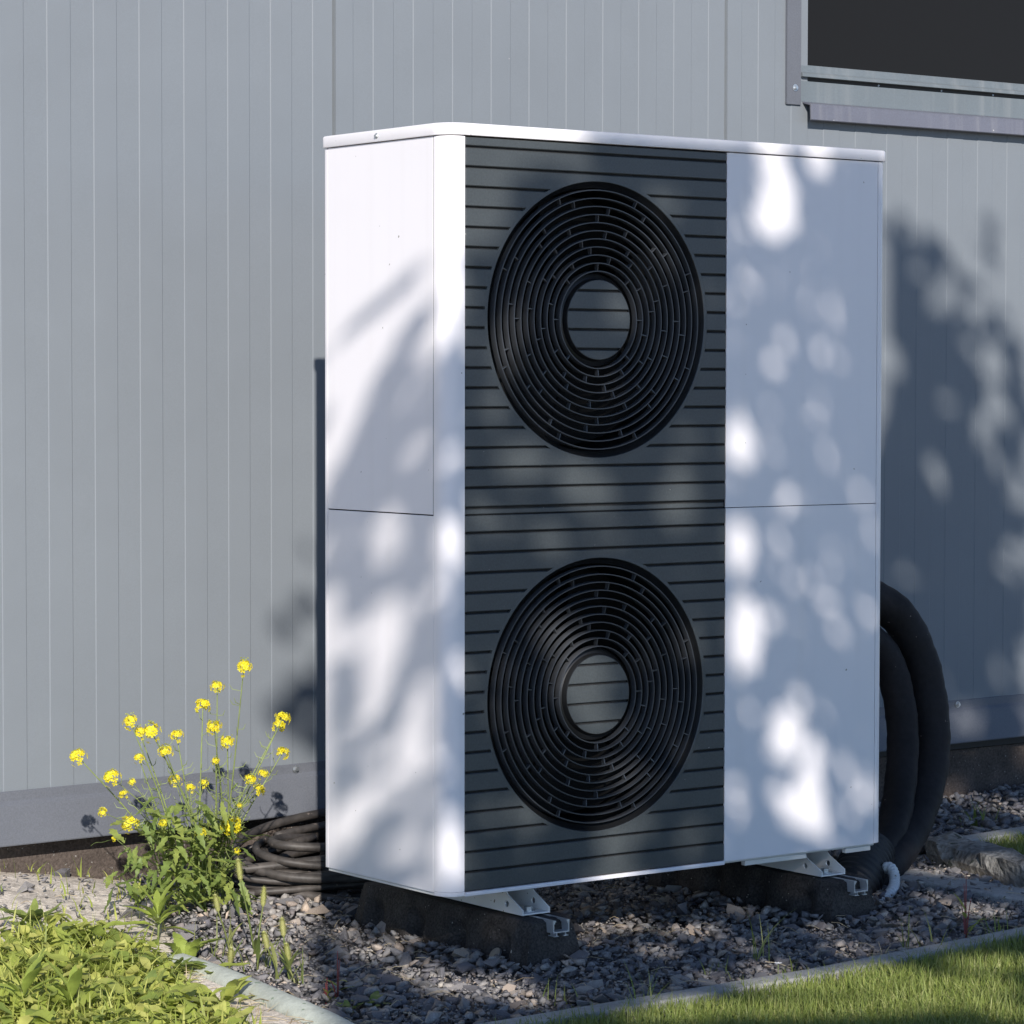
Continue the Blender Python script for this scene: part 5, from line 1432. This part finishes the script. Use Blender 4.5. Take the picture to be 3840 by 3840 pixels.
POLYS = [[[-0.171,0.246],[-0.26,-0.012],[-0.227,-0.31],[-0.132,-0.585],[0.923,-0.622],[2.083,1.097],[0.325,0.664]],[[0.263,1.358],[0.284,1.315],[0.228,1.284],[0.15,1.245],[0.119,1.211],[0.115,1.167],[0.1,1.104],[0.036,1.072],[0.036,0.534],[0.586,0.66],[0.582,1.434]],[[0.035,0.698],[0.571,0.831],[0.575,0.086],[0.035,-0.022]],[[0.568,1.434],[0.939,1.528],[0.937,0.874],[0.569,0.784]],[[0.569,0.831],[0.937,0.923],[0.938,0.253],[0.572,0.166]],[[-0.085,0.98],[-0.127,0.937],[-0.151,0.895],[-0.176,0.846],[-0.215,0.828],[-0.215,0.722],[-0.021,0.599],[-0.021,0.896],[-0.052,0.942]],[[-0.215,0.786],[-0.216,0.153],[-0.02,0.013],[-0.021,0.659]],[[0.025,0.97],[0.002,0.921],[-0.021,0.891],[-0.021,0.595],[0.034,0.59],[0.033,0.969]],[[-0.021,0.654],[-0.021,0.01],[0.035,0.006],[0.034,0.649]],[[-0.038,1.082],[-0.117,1.075],[-0.176,1.07],[-0.191,1.057],[-0.176,1.046],[-0.117,1.052],[-0.027,1.046]],[[-0.022,1.006],[-0.074,1.003],[-0.085,0.984],[-0.052,0.951],[-0.022,0.961]],[[1.274,2.166],[1.373,2.197],[1.421,2.18],[1.482,2.116],[1.506,2.087],[1.434,2.057],[1.447,2.006],[1.483,1.971],[1.545,1.92],[1.576,1.882],[1.577,1.768],[1.609,1.66],[1.734,1.668],[1.735,1.575],[1.277,1.465]],[[1.53,2.185],[1.566,2.205],[1.653,2.157],[1.635,2.134]],[[1.562,2.048],[1.592,2.071],[1.68,1.989],[1.694,1.891],[1.676,1.812],[1.643,1.924]],[[1.267,1.555],[1.734,1.671],[1.743,0.898],[1.274,0.813]],[[1.48,2.029],[1.48,2.014],[1.47,2.004],[1.457,2.004],[1.448,2.014],[1.449,2.029],[1.458,2.039],[1.471,2.039]],[[1.586,2.105],[1.586,2.087],[1.578,2.076],[1.568,2.08],[1.562,2.095],[1.562,2.114],[1.569,2.124],[1.579,2.12]],[[1.583,1.84],[1.578,1.822],[1.563,1.811],[1.549,1.814],[1.542,1.829],[1.548,1.847],[1.562,1.858],[1.577,1.855]],[[1.656,2.047],[1.657,2.029],[1.646,2.016],[1.629,2.015],[1.616,2.026],[1.615,2.043],[1.626,2.056],[1.643,2.058]],[[1.713,1.875],[1.707,1.86],[1.693,1.851],[1.68,1.854],[1.675,1.866],[1.681,1.881],[1.695,1.89],[1.708,1.888]],[[1.564,2.14],[1.559,2.123],[1.545,2.112],[1.53,2.114],[1.524,2.127],[1.529,2.144],[1.542,2.155],[1.557,2.153]],[[1.54,1.733],[1.536,1.708],[1.527,1.696],[1.518,1.704],[1.513,1.726],[1.517,1.751],[1.526,1.763],[1.535,1.756]],[[1.652,1.72],[1.664,1.7],[1.659,1.685],[1.641,1.684],[1.62,1.698],[1.608,1.719],[1.613,1.734],[1.631,1.734]],[[1.693,1.992],[1.699,1.972],[1.695,1.96],[1.682,1.963],[1.669,1.979],[1.662,2.0],[1.666,2.012],[1.679,2.009]],[[1.7,2.07],[1.708,2.051],[1.703,2.039],[1.688,2.039],[1.672,2.052],[1.664,2.071],[1.669,2.083],[1.684,2.083]],[[1.509,1.727],[1.518,1.705],[1.513,1.691],[1.496,1.692],[1.479,1.709],[1.47,1.731],[1.475,1.745],[1.491,1.743]],[[1.634,1.848],[1.646,1.829],[1.641,1.815],[1.623,1.813],[1.601,1.825],[1.59,1.844],[1.594,1.859],[1.612,1.86]],[[1.517,1.654],[1.509,1.633],[1.498,1.624],[1.49,1.631],[1.49,1.65],[1.498,1.671],[1.509,1.68],[1.517,1.673]],[[1.731,1.81],[1.743,1.792],[1.739,1.779],[1.722,1.778],[1.702,1.79],[1.69,1.807],[1.693,1.821],[1.71,1.822]],[[1.65,1.995],[1.648,1.972],[1.638,1.959],[1.623,1.963],[1.614,1.982],[1.615,2.004],[1.626,2.017],[1.64,2.013]],[[1.607,2.087],[1.607,2.068],[1.6,2.057],[1.59,2.061],[1.583,2.078],[1.583,2.098],[1.591,2.108],[1.601,2.104]],[[1.675,1.984],[1.669,1.967],[1.657,1.957],[1.646,1.961],[1.643,1.976],[1.649,1.993],[1.661,2.003],[1.672,1.999]],[[1.564,1.965],[1.566,1.948],[1.559,1.937],[1.546,1.938],[1.535,1.951],[1.533,1.968],[1.54,1.979],[1.553,1.978]],[[1.723,1.891],[1.715,1.865],[1.7,1.852],[1.686,1.859],[1.682,1.882],[1.69,1.908],[1.705,1.922],[1.719,1.915]],[[1.688,1.727],[1.692,1.71],[1.685,1.699],[1.671,1.699],[1.658,1.711],[1.654,1.727],[1.661,1.739],[1.675,1.739]],[[1.617,2.018],[1.616,2.003],[1.606,1.992],[1.593,1.993],[1.584,2.003],[1.585,2.018],[1.595,2.029],[1.608,2.029]],[[1.564,1.763],[1.567,1.744],[1.561,1.733],[1.55,1.737],[1.54,1.752],[1.537,1.771],[1.543,1.783],[1.554,1.779]],[[1.646,2.021],[1.65,2.006],[1.642,1.992],[1.625,1.989],[1.609,1.997],[1.605,2.012],[1.613,2.025],[1.63,2.029]],[[1.533,1.984],[1.545,1.963],[1.541,1.949],[1.525,1.95],[1.505,1.964],[1.493,1.985],[1.497,1.999],[1.513,1.999]],[[1.58,1.791],[1.576,1.774],[1.562,1.763],[1.547,1.764],[1.538,1.776],[1.542,1.792],[1.555,1.803],[1.571,1.803]],[[1.506,1.715],[1.511,1.703],[1.505,1.692],[1.491,1.689],[1.478,1.695],[1.473,1.707],[1.479,1.717],[1.493,1.72]],[[1.577,1.682],[1.581,1.665],[1.573,1.652],[1.557,1.652],[1.544,1.664],[1.54,1.682],[1.548,1.694],[1.563,1.694]],[[1.657,2.031],[1.649,2.01],[1.635,1.999],[1.623,2.004],[1.62,2.023],[1.628,2.045],[1.642,2.056],[1.654,2.05]],[[1.603,2.105],[1.59,2.083],[1.574,2.072],[1.564,2.08],[1.565,2.101],[1.578,2.123],[1.594,2.134],[1.605,2.126]],[[1.459,1.957],[1.454,1.935],[1.442,1.924],[1.429,1.929],[1.424,1.947],[1.429,1.968],[1.441,1.98],[1.453,1.975]],[[1.707,1.816],[1.711,1.796],[1.703,1.782],[1.688,1.784],[1.674,1.8],[1.67,1.821],[1.677,1.834],[1.693,1.833]],[[1.646,1.841],[1.644,1.826],[1.634,1.817],[1.622,1.818],[1.615,1.83],[1.617,1.844],[1.627,1.853],[1.64,1.852]],[[1.7,1.837],[1.695,1.818],[1.683,1.808],[1.673,1.813],[1.67,1.83],[1.675,1.85],[1.686,1.859],[1.696,1.855]],[[1.483,1.649],[1.488,1.635],[1.479,1.623],[1.463,1.619],[1.448,1.626],[1.444,1.64],[1.453,1.653],[1.469,1.657]],[[1.707,1.994],[1.716,1.975],[1.712,1.962],[1.697,1.963],[1.68,1.976],[1.671,1.995],[1.675,2.007],[1.69,2.007]],[[1.59,1.798],[1.594,1.776],[1.589,1.764],[1.578,1.769],[1.568,1.789],[1.565,1.812],[1.57,1.824],[1.58,1.818]],[[1.584,1.857],[1.58,1.84],[1.568,1.829],[1.553,1.83],[1.544,1.843],[1.548,1.86],[1.56,1.871],[1.575,1.87]],[[1.509,1.803],[1.504,1.787],[1.491,1.777],[1.477,1.778],[1.47,1.791],[1.475,1.807],[1.488,1.817],[1.502,1.815]],[[1.661,1.77],[1.664,1.749],[1.656,1.736],[1.64,1.738],[1.627,1.754],[1.624,1.775],[1.632,1.789],[1.647,1.787]],[[1.641,1.864],[1.642,1.846],[1.633,1.835],[1.619,1.837],[1.61,1.85],[1.609,1.868],[1.618,1.879],[1.632,1.878]],[[1.7,1.621],[1.697,1.604],[1.688,1.595],[1.677,1.599],[1.672,1.613],[1.674,1.629],[1.684,1.639],[1.694,1.635]],[[1.599,1.698],[1.59,1.677],[1.575,1.667],[1.563,1.673],[1.56,1.692],[1.569,1.712],[1.584,1.723],[1.597,1.717]],[[1.687,1.668],[1.686,1.651],[1.675,1.641],[1.662,1.643],[1.654,1.656],[1.656,1.672],[1.666,1.682],[1.679,1.681]],[[1.723,1.682],[1.729,1.666],[1.722,1.654],[1.706,1.652],[1.691,1.662],[1.684,1.678],[1.691,1.69],[1.707,1.692]],[[1.498,1.691],[1.497,1.673],[1.487,1.662],[1.475,1.665],[1.467,1.68],[1.468,1.698],[1.478,1.709],[1.49,1.707]],[[1.691,1.771],[1.692,1.746],[1.685,1.733],[1.673,1.739],[1.664,1.761],[1.663,1.785],[1.67,1.798],[1.681,1.792]],[[1.645,1.743],[1.651,1.725],[1.643,1.711],[1.627,1.711],[1.611,1.724],[1.606,1.743],[1.613,1.756],[1.63,1.757]],[[1.513,1.577],[1.521,1.555],[1.515,1.54],[1.498,1.542],[1.481,1.559],[1.473,1.581],[1.479,1.595],[1.496,1.593]],[[1.47,1.921],[1.46,1.901],[1.447,1.892],[1.439,1.9],[1.44,1.919],[1.45,1.938],[1.463,1.947],[1.471,1.94]],[[1.498,1.597],[1.491,1.579],[1.476,1.568],[1.463,1.573],[1.458,1.589],[1.465,1.608],[1.479,1.618],[1.493,1.614]],[[1.458,1.897],[1.467,1.877],[1.462,1.863],[1.446,1.863],[1.428,1.877],[1.418,1.897],[1.423,1.911],[1.439,1.911]],[[1.572,1.826],[1.576,1.808],[1.568,1.795],[1.551,1.794],[1.537,1.806],[1.533,1.823],[1.542,1.836],[1.558,1.837]],[[1.517,1.787],[1.522,1.771],[1.516,1.76],[1.504,1.761],[1.492,1.773],[1.488,1.788],[1.493,1.799],[1.505,1.798]],[[1.665,1.862],[1.667,1.846],[1.658,1.834],[1.643,1.833],[1.631,1.845],[1.629,1.862],[1.638,1.874],[1.653,1.874]],[[1.492,2.03],[1.493,2.013],[1.484,2.001],[1.469,2.001],[1.458,2.012],[1.456,2.029],[1.465,2.041],[1.48,2.041]],[[1.683,1.636],[1.685,1.614],[1.678,1.602],[1.668,1.608],[1.659,1.628],[1.658,1.651],[1.664,1.663],[1.675,1.657]],[[1.573,1.806],[1.561,1.779],[1.549,1.767],[1.545,1.778],[1.55,1.805],[1.562,1.832],[1.574,1.843],[1.578,1.833]],[[1.575,1.911],[1.572,1.895],[1.562,1.884],[1.549,1.886],[1.541,1.899],[1.544,1.916],[1.554,1.926],[1.567,1.924]],[[1.709,1.928],[1.721,1.909],[1.72,1.896],[1.705,1.898],[1.686,1.913],[1.673,1.933],[1.675,1.945],[1.689,1.944]],[[1.514,1.739],[1.509,1.724],[1.5,1.716],[1.492,1.721],[1.49,1.735],[1.496,1.75],[1.505,1.757],[1.513,1.753]],[[1.461,2.136],[1.466,2.12],[1.459,2.107],[1.443,2.105],[1.428,2.115],[1.423,2.131],[1.431,2.144],[1.447,2.146]],[[1.705,1.744],[1.693,1.722],[1.678,1.713],[1.67,1.721],[1.673,1.742],[1.684,1.764],[1.699,1.773],[1.707,1.765]],[[1.628,1.765],[1.629,1.748],[1.619,1.736],[1.604,1.736],[1.593,1.749],[1.592,1.766],[1.602,1.778],[1.617,1.778]],[[1.532,1.963],[1.535,1.949],[1.526,1.937],[1.511,1.934],[1.498,1.942],[1.495,1.957],[1.504,1.969],[1.519,1.972]],[[1.661,1.984],[1.669,1.962],[1.661,1.946],[1.642,1.945],[1.623,1.961],[1.615,1.984],[1.623,2.0],[1.642,2.0]],[[1.499,1.875],[1.495,1.854],[1.485,1.842],[1.475,1.848],[1.471,1.868],[1.475,1.889],[1.485,1.9],[1.495,1.895]],[[1.467,2.129],[1.472,2.108],[1.467,2.096],[1.456,2.1],[1.444,2.118],[1.439,2.139],[1.444,2.151],[1.455,2.147]],[[1.591,1.924],[1.584,1.908],[1.575,1.9],[1.568,1.905],[1.568,1.921],[1.575,1.938],[1.584,1.945],[1.591,1.94]],[[1.553,1.938],[1.556,1.916],[1.547,1.902],[1.531,1.904],[1.518,1.921],[1.516,1.943],[1.525,1.956],[1.541,1.954]],[[1.599,1.959],[1.589,1.937],[1.575,1.927],[1.566,1.935],[1.566,1.956],[1.577,1.978],[1.591,1.988],[1.6,1.981]],[[1.467,1.945],[1.477,1.928],[1.472,1.915],[1.455,1.913],[1.438,1.923],[1.428,1.94],[1.433,1.954],[1.45,1.955]],[[1.689,1.858],[1.691,1.845],[1.682,1.833],[1.667,1.83],[1.654,1.837],[1.651,1.85],[1.66,1.862],[1.676,1.865]],[[1.595,1.767],[1.591,1.749],[1.583,1.74],[1.575,1.745],[1.572,1.761],[1.576,1.779],[1.584,1.788],[1.592,1.783]],[[1.548,2.077],[1.563,2.058],[1.562,2.046],[1.547,2.046],[1.526,2.06],[1.511,2.078],[1.512,2.091],[1.527,2.091]],[[1.612,1.653],[1.622,1.635],[1.619,1.623],[1.605,1.623],[1.587,1.637],[1.577,1.655],[1.58,1.667],[1.594,1.666]],[[1.599,2.047],[1.601,2.025],[1.591,2.01],[1.575,2.012],[1.561,2.029],[1.558,2.052],[1.568,2.066],[1.585,2.065]],[[1.684,1.628],[1.69,1.614],[1.684,1.603],[1.67,1.601],[1.655,1.609],[1.649,1.623],[1.655,1.634],[1.67,1.636]],[[1.494,1.769],[1.494,1.751],[1.483,1.738],[1.467,1.739],[1.455,1.752],[1.455,1.77],[1.466,1.783],[1.482,1.783]],[[1.565,1.767],[1.574,1.753],[1.572,1.743],[1.56,1.742],[1.544,1.752],[1.535,1.765],[1.538,1.775],[1.55,1.776]],[[1.529,1.739],[1.527,1.724],[1.515,1.713],[1.499,1.711],[1.489,1.721],[1.49,1.736],[1.502,1.747],[1.518,1.748]],[[1.705,1.93],[1.715,1.909],[1.71,1.894],[1.691,1.893],[1.671,1.908],[1.661,1.929],[1.667,1.944],[1.685,1.945]],[[1.6,2.114],[1.593,2.096],[1.581,2.087],[1.57,2.092],[1.568,2.108],[1.575,2.126],[1.588,2.135],[1.598,2.13]],[[1.555,2.078],[1.546,2.063],[1.534,2.057],[1.527,2.062],[1.529,2.077],[1.538,2.092],[1.549,2.098],[1.556,2.093]],[[1.5,2.1],[1.513,2.083],[1.513,2.072],[1.5,2.073],[1.482,2.087],[1.469,2.104],[1.469,2.115],[1.482,2.114]],[[-0.206,0.934],[-0.21,0.923],[-0.218,0.912],[-0.231,0.906],[-0.244,0.904],[-0.255,0.908],[-0.261,0.916],[-0.261,0.927],[-0.255,0.938],[-0.244,0.947],[-0.231,0.951],[-0.218,0.95],[-0.21,0.944]],[[-0.258,0.881],[-0.261,0.869],[-0.269,0.858],[-0.28,0.851],[-0.292,0.85],[-0.302,0.855],[-0.308,0.864],[-0.308,0.876],[-0.302,0.888],[-0.292,0.897],[-0.28,0.901],[-0.269,0.899],[-0.261,0.892]],[[-0.2,0.76],[-0.205,0.741],[-0.219,0.725],[-0.239,0.714],[-0.26,0.712],[-0.277,0.719],[-0.287,0.733],[-0.287,0.751],[-0.277,0.769],[-0.26,0.782],[-0.239,0.789],[-0.219,0.787],[-0.205,0.776]],[[-0.235,0.711],[-0.24,0.694],[-0.255,0.679],[-0.276,0.67],[-0.298,0.667],[-0.316,0.673],[-0.326,0.685],[-0.326,0.7],[-0.315,0.717],[-0.297,0.729],[-0.275,0.736],[-0.255,0.734],[-0.24,0.725]],[[-0.211,0.665],[-0.214,0.651],[-0.222,0.639],[-0.232,0.632],[-0.243,0.632],[-0.252,0.638],[-0.257,0.649],[-0.257,0.663],[-0.252,0.677],[-0.243,0.686],[-0.232,0.69],[-0.221,0.687],[-0.214,0.678]],[[-0.218,1.044],[-0.219,1.036],[-0.222,1.029],[-0.226,1.025],[-0.231,1.025],[-0.234,1.029],[-0.236,1.036],[-0.236,1.044],[-0.234,1.051],[-0.23,1.056],[-0.226,1.058],[-0.222,1.057],[-0.219,1.051]]]
POLYS.append([(.90, .15), (1.34, .2), (1.34, 1.72), (.90, 1.42)])
n_ = .006; u0, u1, v0, v1 = -.75, 2.15, -1.0, 2.3
U_, V2 = np.meshgrid(np.arange(u0, u1, n_), np.arange(v0, v1, n_))
def rast(P):
    r = np.zeros(U_.shape, bool); j = len(P)-1
    for i in range(len(P)):
        (xi, yi), (xj, yj) = P[i], P[j]
        r ^= ((yi > V2) != (yj > V2)) & (U_ < (xj-xi)*(V2-yi)/(yj-yi+1e-12)+xi); j = i
    return r
need = np.zeros(U_.shape, bool)
for P in POLYS: need |= rast(P)
for cu, cv, au, av, bu, bv in HOLES:
    I = np.linalg.inv(np.array([[au, bu], [av, bv]]))
    q = I @ np.array([(U_-cu).ravel(), (V2-cv).ravel()])
    need &= ~((q**2).sum(0) < 1).reshape(U_.shape)
rg = np.random.default_rng(77)
for _ in range(120):                                # pin holes between the leaves
    cu, cv = (rg.uniform(-.1, .95), rg.uniform(-.1, 1.2)) if _ < 114 else (rg.uniform(1.28, 1.72), rg.uniform(.5, 2.1))
    need &= ~(((U_-cu)/rg.uniform(.006, .014))**2+((V2-cv)/rg.uniform(.006, .018))**2 < 1)
edge = need & ~(np.roll(need, 3, 0) & np.roll(need, -3, 0) & np.roll(need, 3, 1) & np.roll(need, -3, 1)) & (U_ > 1.2) & (V2 > .6)
ei = np.flatnonzero(edge.ravel())
for k in range(130):                                # feathery outline: notches and single leaves along the crown's rim
    iy, ix = divmod(int(ei[rg.integers(len(ei))]), U_.shape[1]); a = rg.uniform(0, 3.14)
    du, dv = U_-U_[iy, ix]-rg.uniform(-.03, .05)*(k % 2), V2-V2[iy, ix]-rg.uniform(-.02, .06)*(k % 2)
    sp = ((du*math.cos(a)+dv*math.sin(a))/rg.uniform(.02, .05))**2+((-du*math.sin(a)+dv*math.cos(a))/rg.uniform(.01, .022))**2 < 1
    need = (need | sp) if k % 2 else (need & ~sp)
LV, LF, nl = [], [], 0
cov = np.zeros(U_.shape, bool)
prof_t = np.array([0, .18, .42, .68, .88, 1.0]); prof_w = np.array([.0, .36, .5, .42, .2, .0])
def try_leaf(Ln, Wd, tol):
    global nl
    idx = todo[rg.integers(len(todo))]
    iy, ix = divmod(int(idx), U_.shape[1])
    if cov[iy, ix]: return
    cu, cv = U_[iy, ix]+rg.uniform(-.3, .3)*Wd, V2[iy, ix]+rg.uniform(-.3, .3)*Wd
    a = rg.uniform(0, 6.283); ca, sa = math.cos(a), math.sin(a)
    k = int(Ln/2/n_)+2
    ys, xs = slice(max(0, iy-k-3), iy+k+4), slice(max(0, ix-k-3), ix+k+4)
    du, dv = U_[ys, xs]-cu, V2[ys, xs]-cv
    p, q = du*ca+dv*sa, -du*sa+dv*ca
    foot = ((p/(Ln*.47))**2+(q/(Wd*.44))**2) < 1
    tot = foot.sum()
    if tot == 0 or (foot & ~need[ys, xs]).sum() > tol*tot: return
    cov[ys, xs] |= foot
    d = rg.uniform(6.0, 7.8)
    c = EU*cu+EV*cv-SUN*d
    ax = EU*ca+EV*sa; bx = EV*ca-EU*sa
    tilt = rg.uniform(-.5, .5, 2)
    ax = ax+SUN*tilt[0]; bx = bx+SUN*tilt[1]
    V = []
    for t, w in zip(prof_t, prof_w):
        b_ = c+ax*(Ln*(t-.5))+SUN*(.12*Ln*(2*t-1)**2)
        V += [b_+bx*(Wd*w)+SUN*(.15*Wd*w), b_, b_-bx*(Wd*w)+SUN*(.15*Wd*w)]
    LV.extend([v[:] for v in V])
    for i in range(5):
        b0 = nl+i*3; LF.append((b0, b0+1, b0+4, b0+3)); LF.append((b0+1, b0+2, b0+5, b0+4))
    nl += 18
for Ln, Wd, tol, reps in ((.115, .062, .03, 3500), (.085, .046, .05, 5000), (.055, .032, .08, 6000), (.035, .022, .12, 6000), (.022, .015, .2, 6000)):
    for rep in range(3):
        todo = np.flatnonzero((need & ~cov).ravel())
        if len(todo) == 0: break
        for _ in range(reps//3): try_leaf(Ln, Wd, tol)
# more leaves round about so that the crown carries on beyond the picture's shadow
for _ in range(5200):
    cu, cv = rg.normal(2.7, .55), rg.normal(.5, .9)
    if cu < 2.05: continue
    d = rg.uniform(5.0, 8.2); c = EU*cu+EV*cv-SUN*d
    ax = Vector(rg.normal(size=3)).normalized(); bx = ax.orthogonal().normalized()
    Ln, Wd = rg.uniform(.07, .12), rg.uniform(.04, .065)
    V = []
    for t, w in zip(prof_t, prof_w):
        b_ = c+ax*(Ln*(t-.5)); V += [b_+bx*(Wd*w), b_, b_-bx*(Wd*w)]
    LV.extend([v[:] for v in V])
    for i in range(5):
        b0 = nl+i*3; LF.append((b0, b0+1, b0+4, b0+3)); LF.append((b0+1, b0+2, b0+5, b0+4))
    nl += 18
TR = empty('shade_tree', (-1.2, -8.3, GZ)); tag(TR, 'leafy garden tree standing behind the viewpoint and shading the unit', 'tree')
me = np_mesh('crown', np.array(LV), np.array(LF)); me.materials.append(M['crown'])
o = bpy.data.objects.new('crown', me); COL.objects.link(o); o.parent = TR; o.matrix_parent_inverse = Matrix.Translation(-world_loc(TR))
acc = Acc()
base = Vector((-1.2, -8.3, GZ-.2)); fork = Vector((-1.2, -8.0, 2.0))
acc.tube(catmull([base, Vector((-1.25, -8.2, .9)), fork], 6), [.13-.004*i for i in range(13)], 12)
rb = random.Random(5)
for k in range(7):
    cu, cv = rb.uniform(.2, 2.9), rb.uniform(-.3, 1.3)
    e = EU*cu+EV*cv-SUN*rb.uniform(7.0, 8.6)
    m1 = fork.lerp(e, .5)+Vector((0, 0, .35))
    pth = catmull([fork, m1, e], 7)
    if k in (4, 5, 6): acc.tube(pth, [.045*(1-i/len(pth))+.006 for i in range(len(pth))], 7)
acc.obj('trunk', M['bark'], TR, smooth=True)
print('leaves', nl//18, 'uncovered', int((need & ~cov).sum()), 'stones', len(stones), 'objects', len(bpy.data.objects))
